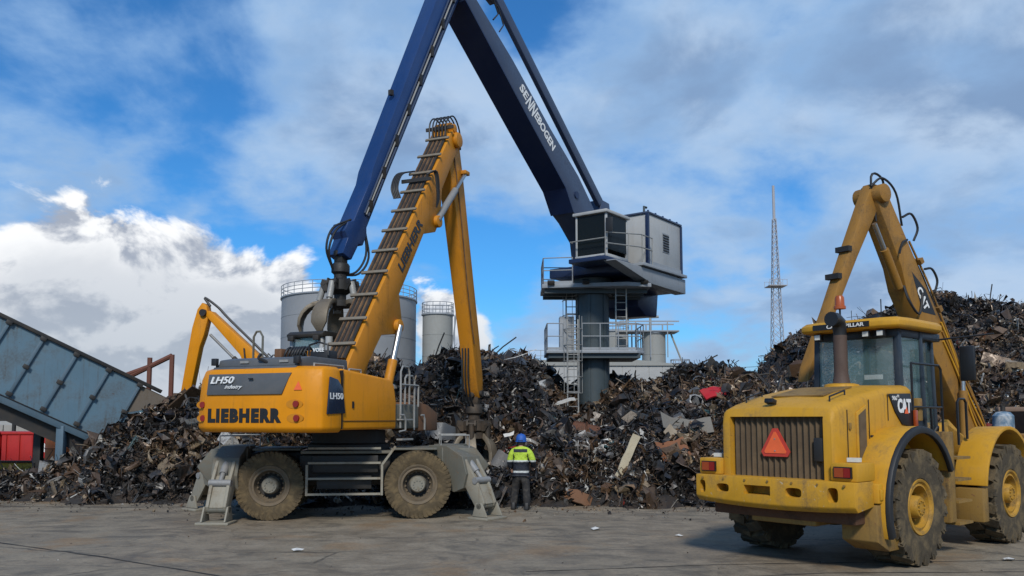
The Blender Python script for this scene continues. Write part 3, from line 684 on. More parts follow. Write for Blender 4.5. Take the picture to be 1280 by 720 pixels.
# ================================================================== LEFT BACKGROUND
wall = thing('block_wall', 'pale concrete block wall behind the red bins under the conveyor', 'wall', (-31, 46, 0))
k = 0
for row in range(3):
    for i in range(12):
        x_ = i * 1.62 + (0.8 if row % 2 else 0)
        mb = MB(); mb.b2(x_ + .012, x_ + 1.608, nr.uniform(-.04, .04), .8, row * .64 + .008, row * .64 + .632); mb.build('block', M['conc'], wall, bevel=.03, seg=1)
for bx_, lab in ((-19.5, 'red steel bin with a white mark, left of the pair behind the yellow beam'), (-17.05, 'red steel bin with a white mark, right of the pair behind the yellow beam')):
    t = thing('steel_bin', lab, 'bin', (bx_ - 1.1, 32, 0))
    mb = MB(); mb.b2(-1.18, 1.18, 0, 2.2, .12, 1.62); mb.build('body', M['redc'], t, bevel=.03)
    mb = MB(); mb.b2(-1.2, 1.2, -.04, 2.24, 1.62, 1.72); mb.build('rim', M['redc'], t, bevel=.02)
    for x_ in (-1.0, -.5, 0, .5, 1.0):
        mb = MB(); mb.b2(x_ - .03, x_ + .03, -.045, -.002, .14, 1.6); mb.build('rib', M['redc'], t)
    for sx_ in (-1, 1):
        mb = MB(); mb.b2(sx_ * .8 - .08, sx_ * .8 + .08, .1, 2.1, 0, .119); mb.build('skid', M['dark'], t)
    mb = MB(); mb.add([(x_, -.052, z_) for x_, z_ in ((.16, 1.02), (.24, 1.3), (.36, 1.16), (.44, 1.36), (.56, 1.18), (.7, 1.28), (.72, .98), (.56, .9), (.45, 1.0), (.3, .88))], [list(range(10))]); mb.build('white_mark', M['white'], t)
t = thing('flatbed_roof', 'white panel roof on a dark frame behind the red bins', 'shelter', (-20.5, 37, 0))
mb = MB(); mb.b2(-4, 5.2, 0, 3, 2.35, 2.5); mb.build('roof', M['white'], t, bevel=.03)
for x_ in (-3.8, -1.4, 1.0, 3.4, 5.0):
    mb = MB(); mb.b2(x_ - .06, x_ + .06, .05, .17, 0, 2.349); mb.build('post', M['dark'], t)
mb = MB(); mb.b2(-4.05, 5.25, -.06, -.003, 2.12, 2.30); mb.build('fascia', M['dark'], t)
t = thing('shed', 'small shed with a teal roof beyond the block wall', 'building', (-30.2, 56, 0))
mb = MB(); mb.b2(-4, 4, 0, 4, 0, 2.6); mb.build('wall', M['wallw'], t)
mb = MB(); mb.prism([(-4.3, 2.6), (4.3, 2.6), (3.4, 3.6), (-3.4, 3.6)], 'y', -.3, 4.3); mb.build('roof', paint('teal_roof', (0.10, 0.21, 0.22), 0.5), t)
mb = MB(); mb.b2(-1, 0, -.05, -.003, .05, 2.05); mb.build('door', M['galv'], t)
t = thing('barrier_beam', 'long yellow steel barrier beam lying on blocks under the conveyor', 'barrier', (-16.5, 27.5, 0))
mb = MB(); mb.b2(-4, 4.6, -.12, .12, .42, .80); mb.build('web', M['beamy'], t, bevel=.015)
for z_ in (.36, .80):
    mb = MB(); mb.b2(-4, 4.6, -.2, .2, z_ + .002, z_ + .058); mb.build('flange', M['rust'] if z_ > .5 else M['beamy'], t)
for x_ in (-3.5, 0, 4):
    mb = MB(); mb.b2(x_ - .25, x_ + .25, -.3, .3, 0, .36); mb.build('support_block', M['conc'], t, bevel=.02)
# parked car seen between the conveyor legs
t = thing('parked_car', 'pale grey parked car glimpsed between the conveyor legs', 'car', (-20.6, 38.5, 0), R(10))
carp = plain('car_paint', (0.34, 0.38, 0.44), 0.25)
mb = MB(); mb.prism([(-2.1, .35), (2.1, .35), (2.15, .75), (1.2, .95), (-2.1, 1.0)], 'y', -.85, .85); mb.build('body', carp, t, bevel=.08, seg=3)
mb = MB(); mb.prism([(-1.9, .97), (.95, .95), (.35, 1.48), (-1.5, 1.5)], 'y', -.72, .72); mb.build('cabin', M['glassd'], t, bevel=.06, seg=3)
mb = MB(); mb.b2(-1.45, .3, -.66, .66, 1.485, 1.53); mb.build('roof', carp, t, bevel=.02)
for x_ in (-1.3, 1.35):
    for y_ in (-.86, .86):
        w_ = MB().lathe([(.0, -.1), (.31, -.1), (.33, -.06), (.33, .06), (.31, .1), (0, .1)], (x_, y_ * .92, .33), 'y', 18).build('wheel', M['black'], t)
        MB().lathe([(0, -.11), (.19, -.11), (.19, .11), (0, .11)], (x_, y_ * .92, .33), 'y', 14).build('rim', M['cylg'], w_)
t = thing('drum', 'orange drum standing beside the conveyor leg', 'drum', (-16.2, 30.2, 0))
org = plain('drum_orange', (0.55, 0.14, 0.03), 0.5)
MB().lathe([(0, 0), (.42, 0), (.42, .55), (.45, .58), (.42, .61), (.42, 1.15), (.45, 1.18), (.42, 1.21), (.42, 1.75), (0, 1.75)], n=24).build('barrel', org, t)
MB().lathe([(0, 1.752), (.40, 1.752), (.40, 1.80), (0, 1.80)], n=24).build('lid', org, t)

# conveyor: side wall of panels, ribs, beams, belt trough, legs
t = thing('conveyor', 'inclined blue grey steel conveyor dropping scrap onto the left heap', 'conveyor', (0, 0, 0))
A = V(-11.05, 26.0, 3.10); Bq = V(-14.73, 24.0, 5.16); dl = (Bq - A).normalized()              # top edge, going up to the left
hd = V(dl.x, dl.y, 0).normalized(); nn_ = (V(0, 0, -1) - dl * V(0, 0, -1).dot(dl)).normalized()  # down across the wall
dep = V(-hd.y, hd.x, 0); dep = dep if dep.y > 0 else -dep
t.location = (A.x, A.y, 0); offc = V(A.x, A.y, 0)
def cvp(l, n_, w): return A + dl * l + nn_ * n_ + dep * w - offc
def cbox(name, mat, l0, l1, n0, n1, w0, w1, bevel=0.0, par=None):
    mb = MB(); vs = [cvp(l, n_, w) for l in (l0, l1) for n_ in (n0, n1) for w in (w0, w1)]
    mb.add(vs, [(0, 1, 3, 2), (4, 6, 7, 5), (0, 4, 5, 1), (2, 3, 7, 6), (0, 2, 6, 4), (1, 5, 7, 3)])
    return mb.build(name, mat, par or t, bevel=bevel)
LL = 11.5; pw = 0.98; HWL = 1.98
for i in range(11):
    cbox('side_panel', M['conv'], 0.45 + i * pw + .012, 0.45 + (i + 1) * pw - .012, 0.02, HWL, 0.0, 0.03)
    cbox('side_panel', M['conv'], 0.45 + i * pw + .012, 0.45 + (i + 1) * pw - .012, 0.02, HWL, 1.75, 1.78)
    rb = cbox('rib', M['convb'], 0.45 + i * pw - .045, 0.45 + i * pw + .045, 0.03, HWL - .02, -.075, -.004, .01)
    for n_ in (.06, .98, 1.86):
        cbox('bracket', M['dark'], 0.45 + i * pw - .085, 0.45 + i * pw + .085, n_ - .06, n_ + .06, -.12, -.077, .01, rb)
mb = MB(); mb.add([cvp(l, n_, w) for w in (0, .03) for l, n_ in ((-.55, .05), (.44, .05), (.44, 1.0), (-.2, .55))], [(0, 1, 2, 3), (7, 6, 5, 4), (0, 4, 5, 1), (1, 5, 6, 2), (2, 6, 7, 3), (3, 7, 4, 0)])
mb.build('discharge_lip', paint('worn_lip', (0.14, 0.115, 0.09), 0.7, amt=0.6), t)
mb = MB(); mb.add([cvp(l, n_, w) for w in (0.004, .034) for l, n_ in ((-.30, .98), (.44, .6), (.44, HWL), (.15, HWL))], [(0, 1, 2, 3), (7, 6, 5, 4), (0, 4, 5, 1), (1, 5, 6, 2), (2, 6, 7, 3), (3, 7, 4, 0)])
mb.build('end_plate', M['convb'], t)
cbox('top_rail', M['dark'], -.2, LL, -.09, .016, -.10, .10, .01)
cbox('bottom_beam', M['convb'], .2, LL, HWL + .004, HWL + .20, -.16, .06, .012)
cbox('bottom_flange', M['dark'], .2, LL, HWL - .02, HWL + .0, -.20, -.004)
cbox('belt_trough', M['dark'], .5, LL, HWL - .3, HWL + .60, .10, 1.70)
cbox('rear_beam', M['convb'], .2, LL, HWL + .004, HWL + .20, 1.72, 1.94, .012)
for l, w, mt in ((1.75, -.05, 'convb'), (1.75, 1.83, 'convb'), (2.4, .85, 'dark'), (7.2, -.05, 'convb'), (7.2, 1.83, 'convb')):
    p = cvp(l, HWL + .1, w)
    mb = MB(); mb.b2(p.x - .11, p.x + .11, p.y - .11, p.y + .11, 0.03, p.z); 
    mb.build('leg', M[mt], t, bevel=.012)
    mb = MB(); mb.b2(p.x - .25, p.x + .25, p.y - .25, p.y + .25, 0.0, 0.029); mb.build('foot_plate', M['dark'], t)
# pipe frame above the drop point
t = thing('pipe_frame', 'rust red pipe frame sticking up behind the conveyor end', 'pipe frame', (-11.6, 28.0, 0))
def pf(*pts): MB().tube([(V(*p) - V(-11.6, 28, 0)) for p in pts], .085, 8).build('pipe', M['rpipe'], t)
pf((-12.1, 28, 1.2), (-12.1, 28, 4.25)); pf((-11.36, 28, 2.0), (-11.36, 28, 4.35)); pf((-11.36, 28, 4.32), (-12.9, 28, 3.55)); pf((-12.1, 28, 3.95), (-13.0, 28, 3.62))
# rusty roll-off container right of the loader
t = thing('skip_container', 'rusty open scrap container behind the loader front fender', 'container', (18.6, 26.5, 0))
mb = MB()
for a in ((-2.6, 2.6, -1.2, -1.1, .2, 2.45), (-2.6, 2.6, 1.1, 1.2, .2, 2.45), (-2.6, -2.5, -1.1, 1.1, .2, 2.45), (2.5, 2.6, -1.1, 1.1, .2, 2.45), (-2.5, 2.5, -1.1, 1.1, .2, .3)): mb.b2(*a)
mb.build('shell', M['rust'], t)
mb = MB(); mb.b2(-2.68, 2.68, -1.28, -1.06, 2.45, 2.6); mb.b2(-2.68, 2.68, 1.06, 1.28, 2.45, 2.6); mb.build('rim', paint('pale_rust', (0.20, 0.13, 0.09), 0.7), t, bevel=.02)
for x_ in np.arange(-2.4, 2.5, .6):
    mb = MB(); mb.b2(x_ - .06, x_ + .06, -1.3, -1.203, .2, 2.44); mb.build('rib', M['rust'], t)
t = thing('blue_cylinder', 'upright blue and white worn cylinder beside the rusty container', 'cylinder', (15.15, 26.0, 0))
MB().lathe([(0, 0), (.30, 0), (.30, 2.3), (.2, 2.42), (0, 2.45)], n=20).build('shell', paint('blue_white', (0.10, 0.17, 0.24), .5, dirt=(.5, .5, .48), amt=.9, scale=3), t)
MB().lathe([(.07, 2.4), (.07, 2.62), (0, 2.62)], n=10).build('valve', M['dark'], t)

# ================================================================== WHEELS
def wheel_meshes(tag_, Rr, w, rim_r, lugs, lug_d, deep):
    h = w / 2
    mb = MB().lathe([(rim_r, -h * .80), (rim_r + .04, -h * .92), (Rr * .80, -h), (Rr - .06, -h * .93), (Rr - lug_d, -h * .70), (Rr - lug_d, h * .70), (Rr - .06, h * .93), (Rr * .80, h), (rim_r + .04, h * .92), (rim_r, h * .80)], axis='y', n=56)
    for i in range(lugs):
        for s_ in (-1, 1):
            a = 2 * math.pi * (i + (.5 if s_ > 0 else 0)) / lugs; ca, sa = math.cos(a), math.sin(a)
            Mx = Matrix(((ca, 0, -sa), (0, 1, 0), (sa, 0, ca))) @ Matrix.Rotation(s_ * .30, 3, 'X')
            q = Mx @ V(Rr - lug_d * .55 - .01, 0, 0)
            wid = 2 * math.pi * Rr / lugs * .56
            mb.box((q.x, s_ * h * .50, q.z), (lug_d * 1.25, h * .98, wid), Mx)
            q2 = Matrix(((ca, 0, -sa), (0, 1, 0), (sa, 0, ca))) @ V(Rr - .085, 0, 0)
            mb.box((q2.x, s_ * h * .955, q2.z), (.13, h * .09, wid), Matrix(((ca, 0, -sa), (0, 1, 0), (sa, 0, ca))))
    tyre = mb.mesh('wheel', angle=30)
    rm = MB().lathe([(0, -h * .8 + deep), (rim_r * .55, -h * .8 + deep), (rim_r * .62, -h * .8 + deep - .02), (rim_r * .74, -h * .80 + deep * .5), (rim_r * .80, -h * .84), (rim_r * .90, -h * .80), (rim_r * .96, -h * .92), (rim_r * 1.04, -h * .95), (rim_r * 1.06, -h * .88), (rim_r, -h * .75), (rim_r, h * .75), (rim_r * .8, h * .7), (0, h * .6)], axis='y', n=40)
    for i in range(16):
        a = 2 * math.pi * i / 16; rr = rim_r * .66
        rm.cyl((rr * math.cos(a), -h * .8 + deep * .55, rr * math.sin(a)), (rr * math.cos(a), -h * .8 + deep + .02, rr * math.sin(a)), .022, n=6)
    hb = MB().lathe([(0, -h * .8 - .035), (rim_r * .36, -h * .8 - .035), (rim_r * .42, -h * .8), (rim_r * .43, -h * .8 + deep * .7), (rim_r * .5, -h * .8 + deep + .01)], axis='y', n=28)
    for i in range(10):
        a = 2 * math.pi * i / 10; rr = rim_r * .24
        hb.cyl((rr * math.cos(a), -h * .8 - .06, rr * math.sin(a)), (rr * math.cos(a), -h * .8 - .03, rr * math.sin(a)), .016, n=6)
    ds = MB().lathe([(0, -h * .8 + deep - .012), (rim_r * .56, -h * .8 + deep - .012), (rim_r * .64, -h * .8 + deep - .035), (rim_r * .755, -h * .80 + deep * .45)], axis='y', n=40)
    return tyre, rm.mesh('rim'), hb.mesh('hub'), ds.mesh('dish')
def put_wheel(ms, mats, parent, x, y, z, flip, spin=0.0):
    o = link('wheel', ms[0], mats[0], parent); o.location = (x, y, z); o.rotation_euler = (0, spin, math.pi if flip else 0)
    link('rim', ms[1], mats[1], o); link('hub', ms[2], mats[2], o); link('dish', ms[3], mats[3], o)
    return o

def hose(pts, r=.03, n=6, sub=5):
    """smooth tube through control points"""
    P = [V(*p) for p in pts]; P = [P[0] * 2 - P[1]] + P + [P[-1] * 2 - P[-2]]; out = []
    for i in range(1, len(P) - 2):
        for k in range(sub):
            t = k / sub; a, b_, c_, d_ = P[i - 1], P[i], P[i + 1], P[i + 2]
            out.append(.5 * ((2 * b_) + (c_ - a) * t + (2 * a - 5 * b_ + 4 * c_ - d_) * t * t + (3 * b_ - a - 3 * c_ + d_) * t ** 3))
    out.append(P[-2]); return MB().tube(out, r, n)
def hxf(mb, xf): mb.xf = xf; return mb
def rel(root_rz, rz): return Matrix.Rotation(rz - root_rz, 4, 'Z')

class Link2:
    """a boom section in a vertical plane: from p0 to p1 (x,z); l along, n to the left of travel (up/back)"""
    def __init__(s, p0, p1):
        s.p0, s.p1 = Vector(p0), Vector(p1); s.L = (s.p1 - s.p0).length; s.d = (s.p1 - s.p0) / s.L; s.n = Vector((-s.d.y, s.d.x))
    def __call__(s, l, n): q = s.p0 + s.d * l + s.n * n; return (q.x, q.y)
    def p3(s, l, n, y): q = s(l, n); return (q[0], y, q[1])
def plate_body(lk, prof, y0, y1): return MB().prism([lk(*p) for p in prof], 'y', y0, y1)

# ================================================================== YELLOW MATERIAL HANDLER
RZ = R(6.6)
lh = thing('material_handler', 'large yellow wheeled material handler with raised boom in front of the scrap heap', 'material handler', (-3.85, 19.95, 0), RZ)
wm = wheel_meshes('a', .75, .50, .42, 44, .06, .22)
for x_ in (-1.6, 1.62):
    put_wheel(wm, (M['tyre'], M['rim'], M['hub'], M['dark']), lh, x_, -1.02, .75, False, rnd.uniform(0, 3))  # dark dish: shade of the deep rim recess painted as colour
    put_wheel(wm, (M['tyre'], M['rim'], M['hub'], M['dark']), lh, x_, 1.02, .75, True, rnd.uniform(0, 3))
mb = MB(); mb.b2(-2.4, 2.4, -.55, .55, .70, 1.45); mb.b2(-1.0, 1.0, -1.0, 1.0, .85, 1.40); mb.build('chassis', M['dark'], lh, bevel=.03)
for x_ in (-1.6, 1.62):
    mb = MB(); mb.cyl((x_, -.9, .75), (x_, .9, .75), .17, n=14); mb.box((x_, 0, .72), (.5, .6, .42)); mb.build('axle', M['dark'], lh)
MB().lathe([(0, 1.38), (.95, 1.38), (.95, 1.62), (.85, 1.66), (.85, 1.95), (0, 1.95)], n=36).build('slewing_ring', M['dark'], lh)
mb = MB(); mb.b2(-.95, 1.05, -1.22, -.3, 1.44, 1.50); mb.build('deck_plate', M['gfr'], lh, bevel=.01)
mb = MB(); mb.b2(-.95, 1.05, .3, 1.22, 1.44, 1.50); mb.build('deck_plate', M['gfr'], lh, bevel=.01)
# step rack between the wheels
for z_ in (1.56, 1.24, .90, .56):
    mb = MB(); mb.b2(-.78, .80, -1.33, -1.22, z_ - .022, z_ + .022); mb.build('step', M['leg'], lh)
for x_ in (-.80, .83):
    mb = MB(); mb.bar((x_, -1.275, .53), (x_, -1.275, 1.2), .05, .09, (0, 1, 0)); mb.build('step_frame', M['leg'], lh)
mb = MB(); mb.bar((.83, -1.275, 1.2), (1.12, -1.275, 1.60), .05, .09, (0, 1, 0)); mb.build('step_frame', M['leg'], lh)
mb = MB(); mb.b2(-.7, .74, -1.18, -1.05, 1.02, 1.40); mb.b2(-.6, .6, -1.17, -1.05, .66, .95); mb.build('valve_box', M['dark'], lh, bevel=.02)
# end castings and stabilisers
for sg in (-1, 1):
    mb = MB(); q = [(2.15 * sg, 1.56), (2.95 * sg, 1.54), (3.25 * sg, 1.15), (3.0 * sg, .80), (2.45 * sg, .72), (2.15 * sg, .95)]
    mb.prism(q, 'y', -.82, .82); mb.build('end_casting', M['gfr'], lh, bevel=.03)
    mb = MB(); x0, x1 = sorted((2.05 * sg, 1.0 * sg)); mb.b2(x0, x1, -.85, .85, 1.50, 1.545); mb.build('fender_plate', M['gfr'], lh, bevel=.01)
def stabiliser(pv, foot):
    p = V(*pv, 0); f = V(*foot, 0); e = (f - p); L = e.length; e.normalize(); ang = math.atan2(e.y, e.x); xf = Matrix.Translation(p) @ Matrix.Rotation(ang, 4, 'Z')
    k = L
    mb = MB(xf); mb.prism([(-.45, 1.60), (.10 * k, 1.60), (.50 * k, 1.36), (.60 * k, .98), (.52 * k, .66), (.30 * k, .56), (-.35, .76)], 'y', -.29, .29); mb.build('leg_housing', M['gfr'], lh, bevel=.008, seg=1, smooth=False)
    for s_ in (-1, 1):
        mb = MB(xf); mb.prism([(.34 * k, 1.36), (.52 * k, 1.30), (.80 * k, .82), (.97 * k, .36), (.90 * k, .20), (.78 * k, .22), (.46 * k, .80), (.30 * k, 1.0)], 'y', s_ * .185 - .035, s_ * .185 + .035); mb.build('leg_cheek', M['leg'], lh, bevel=.012)
    mb = MB(xf); mb.prism([(.62 * k, .99), (.79 * k, .74), (.95 * k, .34), (.88 * k, .26), (.74 * k, .60), (.60 * k, .86)], 'y', -.148, .148); mb.build('leg_web', M['leg'], lh, bevel=.01)
    mb = MB(xf); mb.cyl((.36 * k, 0, 1.36), (.64 * k, 0, 1.02), .085, n=14); mb.build('cylinder', M['cylg'], lh)
    mb = MB(xf); mb.cyl((.62 * k, 0, 1.06), (.76 * k, 0, .86), .05, n=12); mb.cyl((.76 * k, -.24, .84), (.76 * k, .24, .84), .075, n=14); mb.build('piston', M['cylg'], lh)
    mb = MB(xf); mb.cyl((.88 * k, -.27, .29), (.88 * k, .27, .29), .07, n=14); mb.build('foot_pin', M['gfr'], lh)
    mb = MB(xf); mb.box((.90 * k, 0, .025), (.58, .70, .05))
    for s_ in (-1, 1): mb.prism([(.90 * k - .22, .06), (.90 * k + .22, .06), (.88 * k + .09, .36), (.88 * k - .09, .36)], 'y', s_ * .25 - .02, s_ * .25 + .02)
    mb.build('foot_pad', M['leg'], lh, bevel=.01)
stabiliser((-2.45, -.62), (-2.62, -1.78)); stabiliser((2.38, -.60), (3.25, -1.50)); stabiliser((-2.75, .55), (-3.75, 1.40)); stabiliser((2.5, .6), (3.2, 1.6))
for sg in (-1, 1):
    for y_ in (-.55, .55):
        MB().tube([(sg * 2.15, y_ * 1.2, 1.55), (sg * 2.15, y_ * 1.2, 1.83), (sg * 2.80, y_ * 1.2, 1.83), (sg * 2.80, y_ * 1.2, 1.50)], .018, 6).build('grab_rail', M['rung'], lh)

# ---- upper carriage
UZ = R(90 - 22.5); U = rel(RZ, UZ)
UC = U @ Matrix.Translation((0, .20, 0))
def UB(): return MB(UC)
mb = UB(); mb.b2(-2.9, 1.7, -.62, .62, 1.96, 2.35); mb.b2(-2.8, .2, -1.5, 1.5, 1.985, 2.2); mb.build('main_frame', M['dark'], lh, bevel=.03)
# counterweight with rounded corners, slightly waisted towards the top
def cw(z): return [(-3.2, -1.20), (-3.02, -1.56), (-2.85, -1.62), (-2.42, -1.62), (-2.42, 1.62), (-2.85, 1.62), (-3.02, 1.56), (-3.2, 1.20)]
mb = UB(); lev = [(1.93, .06), (2.02, 0), (2.55, 0), (3.02, .03), (3.22, .08), (3.27, .17)]
vs = []; npt = 8
for z_, ins in lev:
    for x_, y_ in cw(0): vs.append((x_ + (ins * 1.3 if x_ < -2.5 else 0), y_ * (1 - ins / 1.9), z_))
fs = [(i * npt + j, i * npt + (j + 1) % npt, (i + 1) * npt + (j + 1) % npt, (i + 1) * npt + j) for i in range(len(lev) - 1) for j in range(npt)] + [list(range(npt))[::-1], list(range((len(lev) - 1) * npt, len(lev) * npt))]
mb.add(vs, fs); mb.build('counterweight', M['yel'], lh, bevel=.035, seg=3, angle=50)
# tail light recesses and lamps
def disc_y(name, mat, y_, z_, r, ry, x_=-3.2, t=.012, par=None):
    mb = UB(); n = 20; vs = [(x_ + dx, y_ + ry * math.cos(2 * math.pi * i / n), z_ + r * math.sin(2 * math.pi * i / n)) for dx in (0.02, -t) for i in range(n)]
    mb.add(vs, [list(range(n)), list(range(n, 2 * n))[::-1]] + [(i, (i + 1) % n, n + (i + 1) % n, n + i) for i in range(n)]); return mb.build(name, mat, par or lh)
for y_ in (1.33, -1.08):
    for z_, dy in ((2.50, 0), (2.22, .02)):
        rc = disc_y('lamp_recess', M['yelb'], y_ - dy + (.05 if y_ < 0 else 0), z_, .092, .20, -3.196 if abs(y_) < 1.2 else -3.11)
        disc_y('tail_lamp', M['red'], y_ - dy, z_, .066, .066, (-3.196 if abs(y_) < 1.2 else -3.13), .05, rc)
# grey hood panel on the rear face and hood on top
mb = UB(); vs = []
for x_ in (-3.17, -3.225):
    vs += [(x_, 1.18, 2.70), (x_, -.72, 2.70), (x_ + .06, -.90, 3.13), (x_ + .06, 1.18, 3.13)]
mb.add(vs, [(0, 1, 2, 3), (7, 6, 5, 4), (0, 4, 5, 1), (1, 5, 6, 2), (2, 6, 7, 3), (3, 7, 4, 0)]); mb.build('rear_panel', M['grey'], lh, bevel=.008)
mb = UB(); mb.prism([(-3.12, 3.125), (-3.02, 3.285), (-2.75, 3.30), (-2.5, 3.31), (-2.42, 3.12)], 'y', -.92, 1.185); mb.build('panel_top', M['grey'], lh, bevel=.01)
mb = UB(); mb.prism([(-2.95, 3.29), (-2.90, 3.44), (-2.55, 3.50), (-1.25, 3.50), (-1.2, 3.2), (-2.8, 3.2)], 'y', -.95, 1.15); mb.build('engine_hood', M['grey'], lh, bevel=.03)
for y_ in (.45, -.55):
    mb = UB(); mb.b2(-2.955, -2.915, y_ - .11, y_ + .11, 3.36, 3.41); mb.build('hood_hinge', M['rung'], lh)
mb = UB(); mb.box((-3.222, .05, 3.02), (.02, .11, .03)); mb.build('hood_handle', M['pblack'], lh)
text('lettering', 'LIEBHERR', M['pblack'], lh, (-3.203, 1.14, 2.13), (0, -1, 0), (0, 0, 1), 1.86, .29, .008, bold=.072, spacing=1.22, xf=UC)
text('model_lettering', 'LH50', M['white'], lh, (-3.2035, 1.08, 2.93), (0, -1, 0), (0.12, 0, 1), .60, .145, .03, bold=.012, shear=.25, xf=UC)
text('script_lettering', 'industry', M['white'], lh, (-3.222, .70, 2.80), (0, -1, 0), (0.1, 0, 1), .44, .10, .02, shear=.45, xf=UC)
mb = UB(); mb.add([(-3.185, -1.0, 2.78), (-3.185, -1.19, 2.78), (-3.170, -1.095, 2.95), (-3.20, -1.0, 2.78), (-3.20, -1.19, 2.78), (-3.185, -1.095, 2.95)], [(0, 1, 2), (5, 4, 3), (0, 3, 4, 1), (1, 4, 5, 2), (2, 5, 3, 0)]); mb.build('warning_sticker', M['orange'], lh)
# engine housing behind the counterweight, right side with blue name panel
mb = UB(); mb.prism([(-2.415, 1.98), (-.20, 1.98), (-.20, 2.60), (-.30, 2.98), (-.46, 3.10), (-2.415, 3.24)], 'y', -1.60, -.86); mb.build('engine_cover', M['yel'], lh, bevel=.06, seg=3)
mb = UB(); mb.prism([(-2.415, 1.98), (-.93, 1.98), (-.93, 2.9), (-2.415, 3.2)], 'y', -.852, 1.58); mb.build('engine_bay', M['yel'], lh, bevel=.04)
mb = UB(); mb.b2(-2.40, -.22, -1.612, -1.601, 2.155, 2.17); mb.build('panel_seam', M['pblack'], lh)
mb = UB(); mb.b2(-2.425, -2.412, -1.635, -1.55, 2.0, 3.2); mb.build('door_gap', M['pblack'], lh)
mb = UB(); mb.prism([(-2.94, 2.30), (-2.32, 2.32), (-2.42, 2.83), (-2.60, 3.00), (-2.86, 3.05)], 'y', -1.640, -1.60); mb.build('name_panel', M['dkblue'], lh, bevel=.01)
text('panel_lettering', 'LH50', M['white'], lh, (-2.88, -1.642, 2.60), (1, 0, 0), (0, 0, 1), .46, .13, .006, bold=.015, xf=UC)
mb = UB(); mb.box((-2.0, -1.607, 2.50), (.06, .02, .14)); mb.build('door_latch', M['pblack'], lh)
# roof rails
for pts in ([(-2.75, -1.15, 3.2), (-2.75, -1.15, 3.33), (-1.7, -1.15, 3.33), (-1.7, -1.15, 3.18)], [(-1.6, -1.2, 3.15), (-1.55, -1.2, 3.28), (-1.1, -1.2, 3.28), (-1.1, -1.2, 3.1)]):
    UB().tube(pts, .022, 6).build('roof_rail', M['rung'], lh)
UFX = U @ Matrix.Translation((.72, .18, 0))
def UF(): return MB(UFX)
# right hand ladder rails and fuel tank
mb = UF(); mb.b2(-.90, .25, -1.52, -.7, 1.98, 2.55); mb.build('fuel_tank', M['gfr'], lh, bevel=.05)
mb = UF(); mb.prism([(.26, 1.92), (1.25, 1.92), (1.25, 2.35), (.75, 2.55), (.26, 2.62)], 'y', -1.5, -.75); mb.build('tool_box', M['brown'], lh, bevel=.03)
for pts in ([(-.78, -1.6, 2.0), (-.78, -1.6, 3.30), (-.70, -1.6, 3.42), (-.45, -1.6, 3.42), (-.38, -1.6, 3.30), (-.38, -1.6, 2.55)], [(-.55, -1.58, 2.55), (-.55, -1.58, 3.15), (-.48, -1.58, 3.22), (-.2, -1.58, 3.22), (-.1, -1.58, 3.1), (-.1, -1.58, 1.95)],
            [(.05, -1.6, 2.5), (.05, -1.6, 3.0), (-.75, -1.6, 3.0)], [(-.92, -1.66, 2.3), (-.80, -1.70, 2.3), (-.72, -1.70, 2.2), (-.72, -1.70, 1.95), (-.92, -1.66, 1.92)], [(.28, -1.56, 2.3), (.38, -1.58, 2.3), (.42, -1.58, 2.2), (.42, -1.58, 1.95)]):
    UF().tube(pts, .024, 6).build('hand_rail', M['rung'], lh)
mb = UF(); mb.b2(-.85, -.35, -1.70, -1.54, 1.72, 1.76); mb.build('foot_step', M['rung'], lh)
mb = UF(); mb.b2(-.85, -.35, -1.70, -1.54, 2.18, 2.21); mb.build('foot_step', M['rung'], lh)
# cab, left of the boom, raised, seen from behind
mb = UB()
for y_ in (.72, 1.60):
    for x_ in (.15, 1.75): mb.box((x_, y_, 3.45), (.10, .10, 1.75))
mb.b2(.10, 1.80, .67, 1.65, 2.45, 2.62); mb.b2(.11, .18, .78, 1.54, 2.6, 3.42); mb.build('cab_frame', M['house'], lh, bevel=.02)
mb = UB(); mb.prism([(.05, 4.20), (1.85, 4.20), (1.9, 4.28), (1.7, 4.36), (.15, 4.36), (.02, 4.28)], 'y', .63, 1.69); mb.build('cab_roof', M['dark'], lh, bevel=.02)
for nm_, a in (('rear_window', (.12, .15, .77, 1.55, 3.45, 4.25)), ('side_window', (.22, 1.68, .675, .705, 3.0, 4.25)), ('side_window', (.22, 1.68, 1.61, 1.64, 3.0, 4.25)), ('windscreen', (1.76, 1.79, .77, 1.55, 2.7, 4.25))):
    mb = UB(); mb.b2(*a); mb.build(nm_, M['glass'], lh)
for y_ in (.78, 1.52):
    mb = UB(); mb.box((.0, y_, 4.18), (.1, .16, .12)); mb.build('work_lamp', M['dark'], lh, bevel=.01)
mb = UB(); mb.prism([(.5, 2.62), (1.0, 2.62), (1.0, 2.95), (.62, 3.0), (.55, 3.75), (.42, 3.75)], 'y', .95, 1.4); mb.build('driver_seat', M['black'], lh, bevel=.04)
mb = UB(); mb.cyl((.1, .48, 3.3), (.1, .48, 4.2), .09, n=12); mb.build('air_intake', M['house'], lh)
